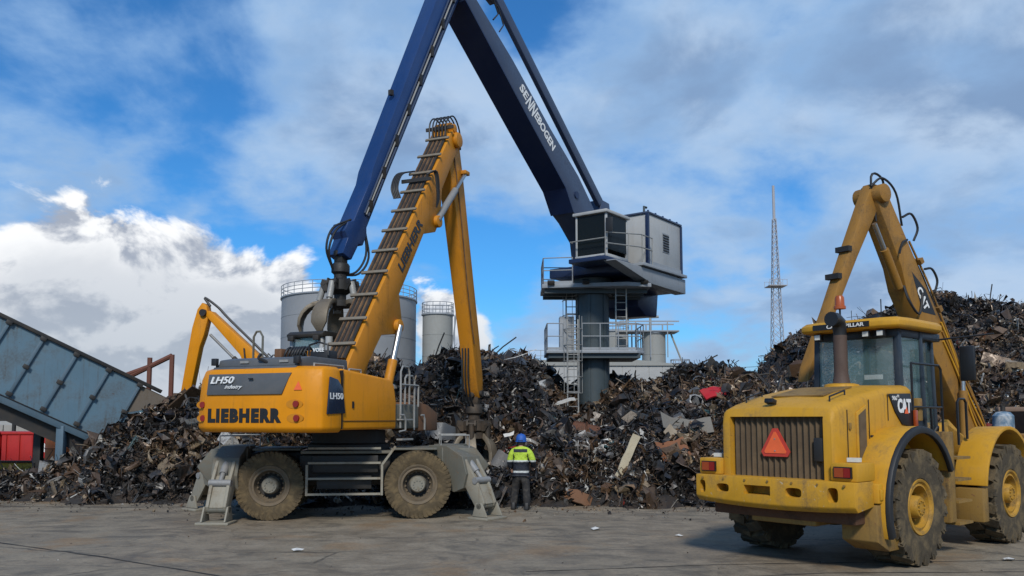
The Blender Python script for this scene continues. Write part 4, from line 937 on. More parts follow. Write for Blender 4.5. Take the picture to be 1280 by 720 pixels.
# things crowded on the roof: reel of hoses, filter box, loop, mirrors
for i in range(7):
    r_ = .17; cy = .62 - i * .085
    UB().tube([(-1.2 + .02 * math.sin(i) + r_ * 1.2 * math.cos(a), cy + .03 * math.sin(a * 2), 3.66 + r_ * math.sin(a)) for a in np.linspace(0, 6.28, 15)], .028, 6, False).build('coiled_hose', M['black'], lh)
mb = UB(); mb.b2(-1.4, -1.0, .72, .92, 3.5, 3.80); mb.build('hose_bracket', M['brown'], lh, bevel=.02)
mb = UB(); mb.b2(-1.35, -1.05, -.02, .06, 3.5, 3.74); mb.build('hose_bracket', M['yelb'], lh, bevel=.02)
mb = UB(); mb.b2(-1.5, -1.1, -.60, -.12, 3.46, 3.72); mb.build('filter_box', M['black'], lh, bevel=.04)
UB().tube([(-1.5, -.62, 3.6), (-1.5, -.60, 3.84), (-1.5, -.36, 3.90), (-1.5, -.12, 3.84), (-1.5, -.1, 3.6)], .025, 6).build('filter_guard', M['black'], lh)
text('filter_lettering', 'VOLE', M['white'], lh, (-1.515, -.22, 3.68), (0, -1, 0), (0, 0, 1), .30, .09, .012, bold=.02, xf=UC)
mb = UB(); mb.b2(-1.6, -1.3, .05, .5, 3.48, 3.58); mb.build('service_cover', M['dark'], lh)
UB().tube([(-1.35, 1.55, 3.15), (-1.35, 1.55, 4.10), (-1.35, 1.47, 4.22), (-1.35, 1.37, 4.22), (-1.35, 1.29, 4.10), (-1.35, 1.29, 3.15)], .028, 6).build('grab_loop', M['gfr'], lh)
hxf(hose([(-2.95, .02, 3.55), (-2.98, .06, 3.46), (-2.95, -.02, 3.42), (-2.9, -.12, 3.36)], .035), UC).build('camera_arm', M['black'], lh)
for y_ in (1.18, -.92):
    mb = UB(); mb.box((-3.0, y_, 3.40), (.09, .13, .15)); mb.cyl((-2.95, y_, 3.2), (-2.95, y_, 3.36), .02, n=6); mb.build('rear_camera', M['black'], lh, bevel=.015)

def UB(): return MB(U)
# ---- boom and stick (plane of the upper carriage)
bo = Link2((-.55, 2.95), (4.85, 10.45)); Lb = bo.L
prof = [(-.25, -.28), (-.28, .22), (.6, .34), (2.6, .36), (Lb * .62, .33), (Lb - .5, .28), (Lb - .05, .31), (Lb + .30, .22), (Lb + .38, -.10), (Lb + .15, -.32), (Lb - .5, -.30), (Lb * .80, -.34), (Lb * .72, -.78), (Lb * .66, -.80), (Lb * .60, -.36), (3.3, -.40), (2.85, -.92), (2.4, -.92), (1.9, -.38), (.4, -.30)]
mb = plate_body(bo, prof, -.33, .33); mb.xf = U; mb.build('boom', M['yelb'], lh, bevel=.025)
mb = UB()
for s_ in (-1, 1): mb.cyl(bo.p3(Lb + .05, -.05, s_ * .33), bo.p3(Lb + .05, -.05, s_ * .42), .24, n=20)
mb.build('boom_pin', M['yelb'], lh, bevel=.02)
for l_, n_ in ((2.57, -.80), (Lb * .69, -.66)):
    mb = UB(); mb.cyl(bo.p3(l_, n_, -.44), bo.p3(l_, n_, .44), .17, n=18); mb.build('bracket_pin', M['yelb'], lh, bevel=.02)
# pipes on the boom's back and the rungs that clamp them
def top_n(l): return .36 if l < 2.6 else .36 + (.28 - .36) * (l - 2.6) / (Lb - 3.1)
for k_ in range(8):
    y_ = -.22 + k_ * .066
    pts = [bo.p3(l, top_n(l) + .055, y_ + .004 * math.sin(l * 3 + k_)) for l in np.linspace(.5, Lb - .2, 14)]
    UB().tube(pts, .027 if k_ % 3 else .036, 6).build('hydraulic_pipe', M['pipe'] if k_ % 2 else M['dark'], lh)
for i in range(11):
    l = .9 + i * (Lb - 1.3) / 10.0
    a, b_ = bo.p3(l, top_n(l) + .115, -.40), bo.p3(l, top_n(l) + .115, .36)
    mb = UB(); mb.bar(a, b_, .085, .05, (bo.n.x, 0, bo.n.y)); mb.build('rung', M['brung'], lh, bevel=.008)
text('boom_lettering', 'LIEBHERR', M['pblack'], lh, bo.p3(3.85, -.16, -.336), (bo.d.x, 0, bo.d.y), (bo.n.x, 0, bo.n.y), 1.85, .29, .008, bold=.03, xf=U)
# hoses at the tip and at the stick-cylinder bracket
for k_ in range(6):
    y_ = -.25 + k_ * .1
    hxf(hose([bo.p3(Lb - .4, .36, y_), bo.p3(Lb + .1, .62, y_ * 1.1), bo.p3(Lb + .55, .45, y_ * 1.2), bo.p3(Lb + .62, -.1, y_), bo.p3(Lb + .2, -.5, y_)], .024), U).build('tip_hose', M['black'], lh)
for l_ in (Lb + .02, Lb * .745):
    mb = UB(); q = bo.p3(l_, .46, 0); mb.box(q, (.05, .9, .10)); mb.build('hose_clamp', M['dark'], lh)
for k_ in range(5):
    y_ = .36 + .05 * k_
    hxf(hose([bo.p3(Lb * .67, .44, y_ - .1), bo.p3(Lb * .70, .62, y_), bo.p3(Lb * .76, .62, y_ + .04), bo.p3(Lb * .80, .40, y_ - .12)], .022), U).build('side_hose', M['black'], lh)
for k_ in range(4):
    hxf(hose([bo.p3(Lb * .76, .50, -.3), bo.p3(Lb * .78, .42, -.45 - .03 * k_), bo.p3(Lb * .74, .0 - .05 * k_, -.48), bo.p3(Lb * .71, -.3, -.42)], .022), U).build('side_hose', M['black'], lh)
# stick
st0 = bo(Lb + .05, -.05); st = Link2(st0, (6.95, 3.0)); Ls = st.L
sp = [(-.55, .10), (-.50, -.22), (-.15, -.42), (.6, -.40), (2.2, -.30), (Ls - 1.1, -.20), (Ls - .2, -.22), (Ls + .12, -.12), (Ls + .12, .16), (Ls - .4, .30), (Ls - 1.6, .38), (3.2, .42), (1.2, .46), (.2, .44), (-.3, .34)]
mb = plate_body(st, sp, -.22, .22); mb.xf = U; mb.build('stick', M['yelb'], lh, bevel=.025)
mb = UB(); mb.cyl(st.p3(0, 0, -.45), st.p3(0, 0, .45), .22, n=20); mb.cyl(st.p3(-.35, -.02, -.36), st.p3(-.35, -.02, .36), .13, n=16); mb.build('stick_pin', M['yelb'], lh, bevel=.02)
mb = UB(); mb.cyl(st.p3(Ls, 0, -.30), st.p3(Ls, 0, .30), .10, n=14); mb.build('stick_end_pin', M['dark'], lh)
a = V(*bo.p3(Lb * .69, -.62, -.36)); b_ = V(*st.p3(.95, .50, -.30))
mb = UB(); mb.cyl(a, a.lerp(b_, .62), .10, n=14); mb.build('stick_cylinder', M['cylg'], lh); mb = UB(); mb.cyl(a.lerp(b_, .6), b_, .06, n=12); mb.build('stick_piston', M['chrome'], lh)
mb = UB(); mb.box(st.p3(.95, .46, -.28), (.30, .22, .12)); mb.build('cylinder_lug', M['yelb'], lh, bevel=.02)
UB().tube([st.p3(l, -.1 + .05 * math.sin(l), -.245) for l in np.linspace(.3, Ls - 1.6, 12)], .02, 6).build('stick_pipe', M['pipe'], lh)
for y_ in (-.42, .42):
    mb = UB(); a = V(.75, y_, 2.3); b_ = V(*bo.p3(2.57, -.80, y_)); mb.cyl(a, a.lerp(b_, .6), .12, n=14); mb.build('boom_cylinder', M['yelb'], lh)
    mb = UB(); mb.cyl(a.lerp(b_, .58), b_, .075, n=12); mb.build('boom_piston', M['chrome'], lh)

# ================================================================== ORANGE-PEEL GRAPPLES
def grapple(root, xf, open_, sc, head_m, tine_m, ntine=5, z0=0.0, cyl_m='cylg', a_off=0.3, hz=-1.10, tl=1.55, curl=118):
    """hangs from (0,0,z0) downwards: rotator, head, cylinders and curved tines"""
    k = sc
    def B(): return MB(xf @ Matrix.Translation((0, 0, z0)) @ Matrix.Scale(k, 4))
    mb = B(); mb.b2(-.10, .10, -.16, .16, -.30, .12); mb.cyl((-.2, 0, 0), (.2, 0, 0), .08, n=12); mb.build('suspension_link', head_m, root, bevel=.02)
    mb = B(); mb.lathe([(0, -.26), (.20, -.26), (.24, -.32), (.24, -.50), (.17, -.56), (.17, -.66), (.34, -.72), (.34, -.98), (.22, -1.06), (.16, -1.10), (.16, hz + .1), (.34, hz + .06), (.34, hz - .1), (0, hz - .1)], n=24); mb.build('rotator', head_m, root)
    for i in range(ntine):
        a = 2 * math.pi * i / ntine + a_off; Ra = Matrix.Rotation(a, 4, 'Z')
        def BB(): return MB(xf @ Matrix.Translation((0, 0, z0)) @ Matrix.Scale(k, 4) @ Ra)
        mb = BB()
        for s_ in (-1, 1): mb.prism([(.15, -.74), (.46, -.70), (.50, -.84), (.40, -1.0), (.15, -1.0)], 'y', s_ * .11 - .02, s_ * .11 + .02)
        mb.cyl((.42, -.14, -.80), (.42, .14, -.80), .05, n=10); mb.build('head_lug', head_m, root)
        # tine: curved box swept in the x-z plane, hinged at the low ring of the head
        hinge = V(.30, 0, hz); pts = []; phi = R(open_)
        for t in np.linspace(0, 1, 9):
            th = phi - t * R(curl); 
            if not pts: pts.append(hinge.copy())
            else: pts.append(pts[-1] + V(math.sin(th), 0, -math.cos(th)) * (tl / 8))
        vs = []; n9 = len(pts)
        for j, p in enumerate(pts):
            t = j / (n9 - 1); tg = (pts[min(j + 1, n9 - 1)] - pts[max(j - 1, 0)]).normalized(); nn = V(tg.z, 0, -tg.x)
            wd = (.09 + .13 * math.sin(min(1, t * 1.25) * math.pi * .62)) * (1 if t < .75 else max(.12, (1 - t) / .25)); th_ = .13 * (1 - .62 * t)
            vs += [p + nn * th_ / 2 + V(0, -wd, 0), p + nn * (th_ / 2 + .05 * (1 - t)) , p + nn * th_ / 2 + V(0, wd, 0), p - nn * th_ / 2 + V(0, wd, 0), p - nn * th_ / 2 + V(0, -wd, 0)]
        fs = [(j * 5 + q, j * 5 + (q + 1) % 5, (j + 1) * 5 + (q + 1) % 5, (j + 1) * 5 + q) for j in range(n9 - 1) for q in range(5)] + [list(range(5))[::-1], list(range((n9 - 1) * 5, n9 * 5))]
        mb = BB(); mb.add(vs, fs); tn = mb.build('tine', tine_m, root, bevel=.012)
        q = pts[3]; lug = pts[2] + (pts[3] - pts[1]).normalized().cross(V(0, 1, 0)) * -.13
        a3 = V(.42, 0, -.80)
        mb = BB(); mb.cyl(a3, a3.lerp(lug, .66), .085, n=12); mb.build('cylinder', M[cyl_m], root)
        mb = BB(); mb.cyl(a3.lerp(lug, .64), lug, .05, n=10); mb.cyl(lug + V(0, -.1, 0), lug + V(0, .1, 0), .06, n=10); mb.build('piston', M[cyl_m], root)
        mb = BB()
        for s_ in (-1, 1): mb.bar(lug + V(0, s_ * .075, 0), pts[2] + V(0, s_ * .075, 0), .03, .16, (1, 0, 0))
        mb.build('tine_lug', tine_m, root)
gp = V(*st.p3(Ls, 0, 0)); gx_ = U @ Matrix.Translation(gp)
grapple(lh, gx_, 62, 1.12, M['peeld'], M['peel'], 5, -.05, 'peeld', .9)
for k_ in range(3):
    hxf(hose([st.p3(Ls - 1.5, -.26, .1 * k_ - .1), st.p3(Ls - .6, -.50, .1 * k_ - .1), st.p3(Ls + .1, -.45, .12 * k_ - .1), st.p3(Ls + .55, -.15, .1 * k_ - .1)], .026), U).build('grapple_hose', M['black'], lh)

# ================================================================== BLUE TOWER CRANE (stationary handler)
TC = V(3.3, 34.0, 0); fwd = V(-.6, -.8, 0); TZ = math.atan2(fwd.y, fwd.x)
tw = thing('tower_handler', 'tall dark blue scrap crane on a grey green column with white engine house', 'crane', tuple(TC), TZ)
# local: x = forward (towards camera left), y = left side of machine (image right)
MB().lathe([(0, 0), (.63, 0), (.63, 7.55), (0, 7.55)], n=40).build('column', M['tower'], tw)
for a in range(6):
    an = a * math.pi / 3 + .3; mb = MB(); mb.box((.64 * math.cos(an), .64 * math.sin(an), 5.2), (.05, .10, 4.6), (0, 0, an)); mb.build('column_rib', M['tower'], tw)
for z_ in (4.70, 7.3):
    MB().lathe([(.6, z_ - .08), (.78, z_ - .08), (.78, z_ + .08), (.6, z_ + .08)], n=40).build('column_flange', M['tower'], tw)
# world-aligned frame for the lower platform (square to the camera)
W2 = Matrix.Rotation(-TZ, 4, 'Z')
def WB(): return MB(W2)
mb = WB(); mb.prism([(-1.95, -1.25), (1.6, -1.25), (1.95, -.8), (1.95, 1.4), (-1.95, 1.4)], 'z', 4.78, 4.90); mb.build('lower_platform', M['galv'], tw, bevel=.01)
mb = WB(); mb.prism([(-1.85, -1.1), (1.75, -1.1), (1.75, 1.3), (-1.85, 1.3)], 'z', 4.60, 4.779); mb.build('platform_frame', M['tower'], tw)
def railing(pts, z, h, mk, name='railing', step=.85):
    mb = mk(); P = [V(*p, z) for p in pts]
    for a, c_ in zip(P, P[1:]):
        k = max(1, round((c_ - a).length / step))
        for i in range(k + 1):
            q = a.lerp(c_, i / k); mb.cyl(q, q + V(0, 0, h), .024, n=6)
        for f_ in (1, .52): mb.cyl(a + V(0, 0, h * f_), c_ + V(0, 0, h * f_), .022, n=6)
        mb.bar(a + V(0, 0, .06), c_ + V(0, 0, .06), .012, .10)
    mb.build(name, M['galv'], tw)
railing([(-1.92, 1.35), (-1.92, -1.22), (-1.30, -1.22)], 4.90, 1.05, WB); railing([(-.55, -1.22), (1.58, -1.22), (1.92, -.78), (1.92, 1.35)], 4.90, 1.05, WB)
def ladder(x, y, z0, z1, mk, cage=None, w=.42):
    for s_ in (-1, 1):
        mb = mk(); mb.bar((x + s_ * w / 2, y, z0), (x + s_ * w / 2, y, z1), .05, .06, (0, 1, 0)); mb.build('ladder_rail', M['rung'], tw)
    z_ = z0 + .2
    while z_ < z1 - .1:
        mb = mk(); mb.cyl((x - w / 2, y, z_), (x + w / 2, y, z_), .02, n=6); mb.build('ladder_rung', M['rung'], tw); z_ += .29
    if cage:
        for z_ in np.arange(cage[0], cage[1], .62):
            mk().tube([(x + .36 * math.cos(a), y - .05 - .62 * math.sin(a) , z_) for a in np.linspace(0, math.pi, 11)], .02, 5).build('cage_hoop', M['rung'], tw)
        for a in np.linspace(.25, math.pi - .25, 5):
            mb = mk(); mb.cyl((x + .36 * math.cos(a), y - .05 - .62 * math.sin(a), cage[0]), (x + .36 * math.cos(a), y - .05 - .62 * math.sin(a), cage[1]), .012, n=5); mb.build('cage_bar', M['rung'], tw)
ladder(-.93, -1.30, 2.2, 6.1, WB, (3.2, 6.2)); ladder(1.05, -.75, 4.9, 7.6, WB, None)
ladder(-.85, .55, 4.9, 7.5, WB, (5.2, 7.4))
mb = WB(); mb.b2(-1.35, -.75, .2, .8, 4.9, 6.4); mb.build('control_cabinet', M['galv'], tw, bevel=.02)
# upper deck
MB().lathe([(0, 7.38), (.95, 7.38), (.95, 7.62), (.8, 7.66), (.8, 7.86), (0, 7.86)], n=40).build('slewing_ring', M['tower'], tw)
mb = WB(); mb.prism([(-2.1, -.9), (1.2, -1.5), (2.2, -1.2), (2.2, 1.3), (-2.1, 1.3)], 'z', 7.40, 7.56); mb.build('upper_platform', M['galv'], tw, bevel=.01)
mb = WB()
for y_ in (-.7, .2, 1.1): mb.b2(-2.0, 2.1, y_ - .06, y_ + .06, 7.22, 7.40)
mb.build('platform_joist', M['tower'], tw)
railing([(-.9, -1.05), (-2.05, -.86), (-2.05, 1.25), (-.9, 1.25)], 7.56, 1.05, WB)
for x_, y_ in ((-1.75, -1.0), (-.4, -1.28), (1.9, -1.3)):
    mb = WB(); mb.box((x_, y_, 7.60), (.28, .2, .14), (.5, 0, 0)); mb.build('flood_lamp', M['dark'], tw, bevel=.01)
# house frame
mb = MB(); mb.b2(-3.6, 1.3, -1.25, 1.9, 7.88, 8.26); mb.build('main_frame', M['navyd'], tw, bevel=.02)
mb = MB(); mb.prism([(-3.6, 7.50), (-.6, 7.55), (2.35, 8.08), (2.35, 8.12), (-3.6, 8.12)], 'y', 1.92, 2.42); mb.build('side_beam', M['galv'], tw, bevel=.02)
mb = MB(); mb.b2(-3.55, -.5, -1.2, 1.90, 7.56, 7.87); mb.build('lower_frame', M['navyd'], tw, bevel=.02)
mb = MB(); mb.b2(-3.5, .4, 1.9, 2.55, 8.16, 8.28); mb.build('side_catwalk', M['galv'], tw, bevel=.01)
mb = MB(); mb.b2(-3.45, -.52, -1.2, 2.28, 8.29, 10.42); mb.build('engine_house', M['house'], tw, bevel=.03)
mb = MB(); mb.b2(-3.52, -.45, -1.26, 2.34, 10.42, 10.50); mb.build('house_roof', M['navyl'], tw, bevel=.02)
for x_ in (-3.48, -.49):
    mb = MB(); mb.b2(x_ - .07, x_ + .07, 2.22, 2.33, 8.29, 10.418); mb.build('corner_post', M['navyd'], tw)
mb = MB(); mb.b2(-3.45, -.5, 2.283, 2.32, 8.30, 8.50); mb.build('skirt', M['galv'], tw)
vt = MB(); vt.b2(-2.35, -1.75, 2.284, 2.30, 9.05, 9.85); vt = vt.build('vent_frame', M['galv'], tw)
for i in range(7):
    mb = MB(); mb.box((-2.05, 2.305, 9.13 + i * .105), (.52, .03, .06), (.5, 0, 0)); mb.build('vent_slat', M['dark'], vt)
for x_ in np.linspace(-3.3, -.7, 5):
    mb = MB(); mb.box((x_, 2.2, 10.55), (.06, .06, .10)); mb.build('roof_bolt', M['navy'], tw)
MB().tube([(-.55, 2.1, 10.5), (-.55, 2.1, 10.72), (-.75, 2.1, 10.72)], .05, 8).build('roof_pipe', M['tower'], tw)
mb = MB(); mb.prism([(-4.1, 8.0), (-2.1, 8.0), (-2.2, 6.95), (-2.9, 6.6), (-3.9, 6.65)], 'y', -.9, .9); mb.build('counterweight', M['navyd'], tw, bevel=.06)
# cab
cb = []
mb = MB()
for x_ in (.62, 2.15):
    for y_ in (.62, 1.92): mb.box((x_, y_, 9.16), (.085, .085, 1.62))
mb.b2(.56, 2.21, .56, 1.98, 8.29, 8.42); mb.build('cab_frame', M['house'], tw, bevel=.015)
mb = MB(); mb.b2(.48, 2.30, .50, 2.04, 9.97, 10.10); mb.build('cab_roof', M['house'], tw, bevel=.04)
for nm_, a in (('windscreen', (2.165, 2.185, .67, 1.87, 8.44, 9.95)), ('side_window', (.67, 2.10, 1.925, 1.945, 8.60, 9.95)), ('side_window', (.67, 2.10, .585, .605, 8.6, 9.95)), ('rear_panel', (.60, .63, .67, 1.87, 8.44, 9.95))):
    mb = MB(); mb.b2(*a); mb.build(nm_, M['glassd'], tw)
mb = MB(); mb.prism([(1.0, 8.42), (1.5, 8.42), (1.5, 8.8), (1.15, 8.85), (1.05, 9.6), (.95, 9.6)], 'y', 1.0, 1.5); mb.build('driver_seat', M['black'], tw, bevel=.03)
mb = MB(); mb.b2(.5, 2.5, .45, 2.05, 8.12, 8.285); mb.build('cab_floor', M['navyd'], tw, bevel=.02)
for pts in ([(2.3, .5, 8.95), (2.45, .5, 8.95), (2.45, 2.05, 8.95), (2.3, 2.05, 8.95)], [(2.45, 2.05, 8.3), (2.45, 2.05, 9.15), (.5, 2.5, 9.35), (-.45, 2.5, 9.35), (-.45, 2.5, 8.28)], [(2.45, 2.05, 8.75), (.5, 2.5, 8.85), (-.45, 2.5, 8.85)], [(1.2, 2.35, 8.3), (1.2, 2.35, 9.28)], [(.4, 2.5, 8.3), (.4, 2.5, 9.35)]):
    MB().tube(pts, .025, 6).build('cab_rail', M['rung'], tw)
for y_ in (.75, 1.75):
    mb = MB(); mb.box((2.38, y_, 8.22), (.18, .24, .16)); mb.build('work_lamp', M['dark'], tw, bevel=.02)
mb = MB(); mb.box((2.32, 2.15, 9.45), (.04, .30, .55)); mb.build('mirror', M['black'], tw, bevel=.02)
MB().tube([(1.9, 1.3, 10.1), (1.9, 1.3, 10.22)], .03, 8).build('roof_aerial', M['dark'], tw)
# boom: A-shaped foot, kinked box, apex above the picture
bA = [(-.55, 8.3), (.75, 8.3), (.95, 9.3), (1.75, 9.95), (2.2, 10.2), (2.75, 11.05), (4.97, 12.87), (8.75, 16.05), (9.25, 16.7), (8.9, 17.5), (8.45, 16.9), (8.15, 16.3), (6.12, 14.92), (3.77, 13.09), (1.80, 11.7), (.75, 10.7), (-.35, 9.6)]
mb = MB(); mb.prism(bA, 'y', -.5, .5); mb.build('boom', M['navyl'], tw, bevel=.03)
for p_, q_ in (((8.75, 16.05), (4.97, 12.87)), ((4.97, 12.87), (2.75, 11.05)), ((2.75, 11.05), (2.2, 10.2))):
    d_ = V(q_[0] - p_[0], 0, q_[1] - p_[1]).normalized(); n_ = V(d_.z, 0, -d_.x); n_ = n_ if n_.z < 0 else -n_
    mb = MB(); mb.bar(V(p_[0], 0, p_[1]) + n_ * .03, V(q_[0], 0, q_[1]) + n_ * .03, 1.06, .05, tuple(n_)); mb.build('boom_shade_plate', M['navyd'], tw)  # plates under the boom, underside shade painted in as darker navy
dv = V(8.75 - 2.75, 0, 16.05 - 11.05).normalized(); dn = V(-dv.z, 0, dv.x)
# lettering runs down the boom on the camera side, the double N taller
L0 = V(5.75, .505, 13.98)
text('lettering', 'SE', M['white'], tw, tuple(L0), tuple(-dv), tuple(dn), .52, .34, .008, bold=.03)
text('lettering_tall', 'NN', M['white'], tw, tuple(L0 - dv * .56 - dn * .10), tuple(-dv), tuple(dn), .60, .54, .008, bold=.03, shear=.1)
text('lettering', 'EBOGEN', M['white'], tw, tuple(L0 - dv * 1.20), tuple(-dv), tuple(dn), 1.55, .34, .008, bold=.03)
for q_ in ((1.2, 9.9), (2.0, 10.9), (.4, 10.1)):
    mb = MB(); mb.cyl((q_[0], -.55, q_[1]), (q_[0], .55, q_[1]), .14, n=16); mb.build('boom_pin', M['navyd'], tw)
# balance rod parallel to the boom
mb = MB(); mb.bar((-.22, .22, 11.08), (6.72, .22, 17.06), .40, .20, (0, 1, 0)); mb.build('balance_rod', M['navyl'], tw, bevel=.03)
mb = MB(); mb.prism([(-1.1, 10.3), (-.1, 10.3), (-.25, 11.25), (-.9, 11.2)], 'y', -.3, .3); mb.build('rod_foot', M['navyl'], tw, bevel=.03)
mb = MB(); mb.bar((6.6, .1, 17.05), (8.8, .1, 17.95), .45, .40, (0, 1, 0)); mb.build('rod_head', M['navyl'], tw, bevel=.03)
MB().tube([(7.7, .4, 16.9), (7.3, .45, 16.9), (6.9, .45, 16.3), (7.15, .42, 16.0)], .03, 6).build('apex_hose', M['black'], tw)
MB().tube([(7.4, .4, 16.7), (6.9, .45, 16.55), (6.6, .45, 16.0), (6.8, .42, 15.7)], .025, 6).build('apex_hose', M['black'], tw)
# stick
sk = Link2((8.85, 16.9), (13.3, 7.2)); Lk = sk.L
mb = plate_body(sk, [(-1.0, -.3), (-1.0, .35), (0, .50), (1.5, .46), (Lk - 2.3, .30), (Lk - 1.9, .22), (Lk - .5, .24), (Lk - .35, .40), (Lk - .05, .40), (Lk + .05, .2), (Lk + .55, .18), (Lk + .55, -.18), (Lk, -.22), (Lk - .05, -.36), (Lk - .4, -.36), (Lk - .6, -.26), (Lk - 2.2, -.26), (1.5, -.34), (0, -.4)], -.31, .31)
mb.build('stick', M['navy'], tw, bevel=.025)
for k_, (n_, y_) in enumerate(((.05, .36), (-.08, .36), (-.22, .37))):
    MB().tube([sk.p3(l, n_ * (1 - .5 * l / Lk), y_) for l in np.linspace(.5, Lk - .9, 12)], .028, 6).build('stick_pipe', M['rung'] if k_ == 1 else M['navyl'], tw)
for l in np.linspace(1, Lk - 1.2, 8):
    mb = MB(); q = sk.p3(l, -.06, .37); mb.box(q, (.10, .10, .34), (0, 0, 0)); mb.build('pipe_clamp', M['dark'], tw)
mb = MB(); mb.box(sk.p3(Lk * .52, .5, .0), (.12, .12, .16)); mb.build('stick_lamp', M['dark'], tw)
for s_ in (-1, 1):
    for k_ in range(2):
        hose([sk.p3(Lk - .5, s_ * .30, .25), sk.p3(Lk + .1, s_ * (.62 + .12 * k_), .25), sk.p3(Lk + .7, s_ * (.55 + .1 * k_), .2), sk.p3(Lk + 1.05, s_ * .15, .12)], .032).build('grapple_hose', M['black'], tw)
gp = V(*sk.p3(Lk + .45, 0, 0))
grapple(tw, Matrix.Translation(gp), 112, 1.06, M['dark'], M['peel'], 5, .02, 'rung', -0.925, hz=-1.32, tl=1.45, curl=140)

# ================================================================== WHEEL LOADER
LZ = R(90 - 49.5)
ld = thing('wheel_loader', 'big muddy yellow wheel loader seen from behind with an orange warning triangle', 'wheel loader', (5.26, 13.95, 0), LZ)
# x forward, y left, z up; rear axle at x = 0
wl = wheel_meshes('b', .875, .58, .40, 19, .075, .24)
WB_ = 3.65
for x_ in (0, WB_):
    put_wheel(wl, (M['tyred'], M['catrim'], M['catrim'], M['catrim']), ld, x_, -1.16, .875, False, rnd.uniform(0, 3))
    put_wheel(wl, (M['tyred'], M['catrim'], M['catrim'], M['catrim']), ld, x_, 1.16, .875, True, rnd.uniform(0, 3))
    mb = MB(); mb.cyl((x_, -.95, .875), (x_, .95, .875), .2, n=16); mb.lathe([(0, -.4), (.36, -.3), (.4, 0), (.36, .3), (0, .4)], (x_, 0, .875), 'y', 20); mb.build('axle', M['catd'], ld)
# frame
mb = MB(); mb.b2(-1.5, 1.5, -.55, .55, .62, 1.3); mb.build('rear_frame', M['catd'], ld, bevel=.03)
mb = MB(); mb.prism([(1.5, .75), (2.2, .6), (4.0, .6), (4.3, 1.0), (4.1, 1.9), (3.3, 2.15), (2.6, 1.75), (1.6, 1.4)], 'y', -.5, .5); mb.build('front_frame', M['cat'], ld, bevel=.04)
# counterweight bumper with oval holes
mb = MB(); n_ = 14; vs = []
prof = [(-1.82, 1.32), (-1.82, .98), (-1.74, .90), (-1.28, .96), (-1.28, 1.32)]
for i in range(n_ + 1):
    y_ = -1.34 + 2.70 * i / n_; sag = .05 * (1 - (y_ / 1.4) ** 2); bow = -.06 * (1 - (y_ / 1.4) ** 2)
    vs += [(x_ + (bow if x_ < -1.5 else 0), y_, z_ - (sag if z_ < 1.2 else 0)) for x_, z_ in prof]
mb.add(vs, [(i * 5 + j, i * 5 + (j + 1) % 5, (i + 1) * 5 + (j + 1) % 5, (i + 1) * 5 + j) for i in range(n_) for j in range(5)] + [list(range(5))[::-1], list(range(n_ * 5, n_ * 5 + 5))])
bump = mb.build('counterweight', M['catbm'], ld, bevel=.018)
ct = MB()
def oval(y, z, ry, rz_, x0=-2.0, x1=-1.60):
    ct.prism([(y + ry * math.copysign(abs(math.cos(a)) ** .6, math.cos(a)), z + rz_ * math.copysign(abs(math.sin(a)) ** .6, math.sin(a))) for a in np.linspace(0, 2 * math.pi, 21)[:-1]], 'x', x0, x1)
for y_, ry, rz_ in ((1.22, .06, .10), (.82, .12, .065), (-.42, .13, .07), (-1.02, .08, .105)): oval(y_, 1.13, ry, rz_)
ct.b2(-2.0, -1.6, -.04, .42, 1.06, 1.20); cut(bump, ct)
mb = MB(); mb.b2(-1.55, -1.2, -1.2, 1.2, .70, .93); mb.build('belly_guard', M['rust'], ld, bevel=.02)
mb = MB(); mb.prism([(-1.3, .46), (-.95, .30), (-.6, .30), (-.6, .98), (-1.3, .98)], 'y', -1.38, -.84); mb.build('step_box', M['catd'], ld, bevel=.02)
for s_ in (-1, 1):
    y0, y1 = sorted((s_ * .94, s_ * 1.34))
    lb = MB(); lb.b2(-1.74, -1.22, y0, y1, 1.322, 1.58); lb = lb.build('lamp_box', M['cat'], ld, bevel=.02)
    mb = MB(); mb.b2(-1.772, -1.742, y0 + .07, y1 - .06, 1.37, 1.53); q = mb.build('lamp_bezel', M['pblack'], lb)
    mb = MB(); mb.b2(-1.79, -1.773, y0 + .09, (y0 + y1) / 2 - .02, 1.385, 1.515); mb.build('tail_lamp', M['red'], lb); mb = MB(); mb.b2(-1.79, -1.773, (y0 + y1) / 2 - .015, y1 - .08, 1.385, 1.515); mb.build('indicator', M['amber'], lb)
    mb = MB(); mb.box((-1.45, s_ * 1.15, 1.62), (.12, .16, .06)); mb.build('plate_lamp', M['lamp'], lb)
# hood: lofted, rounded shoulders, sloping down to the rear
secs = [(-1.66, .93, 2.20, .09), (-1.60, .96, 2.36, .12), (-1.35, .97, 2.45, .15), (-.7, .97, 2.60, .17), (.1, .97, 2.72, .18), (.88, .97, 2.76, .18)]
mb = MB(); vs = []; K = 0
for x_, w_, z_, r_ in secs:
    ring = [(-w_, 1.20), (-w_, z_ - r_)] + [(-w_ + r_ * (1 - math.cos(a)), z_ - r_ + r_ * math.sin(a)) for a in (R(30), R(60), R(90))] + [(0, z_ + .025)] + [(w_ - r_ * (1 - math.cos(a)), z_ - r_ + r_ * math.sin(a)) for a in (R(90), R(60), R(30))] + [(w_, z_ - r_), (w_, 1.20)]
    K = len(ring); vs += [(x_, y_, zz) for y_, zz in ring]
mb.add(vs, [(i * K + j, i * K + (j + 1) % K, (i + 1) * K + (j + 1) % K, (i + 1) * K + j) for i in range(len(secs) - 1) for j in range(K)] + [list(range(K))[::-1], list(range((len(secs) - 1) * K, len(secs) * K))])
hood = mb.build('hood', M['cat'], ld, bevel=.012, angle=42)
ct = MB(); ct.b2(-1.9, -1.48, -.80, .80, 1.30, 2.24); cut(hood, ct)
mb = MB(); mb.b2(-1.70, -1.62, -.86, .86, 1.235, 1.315); mb.build('grille_sill', M['cat'], ld, bevel=.015)
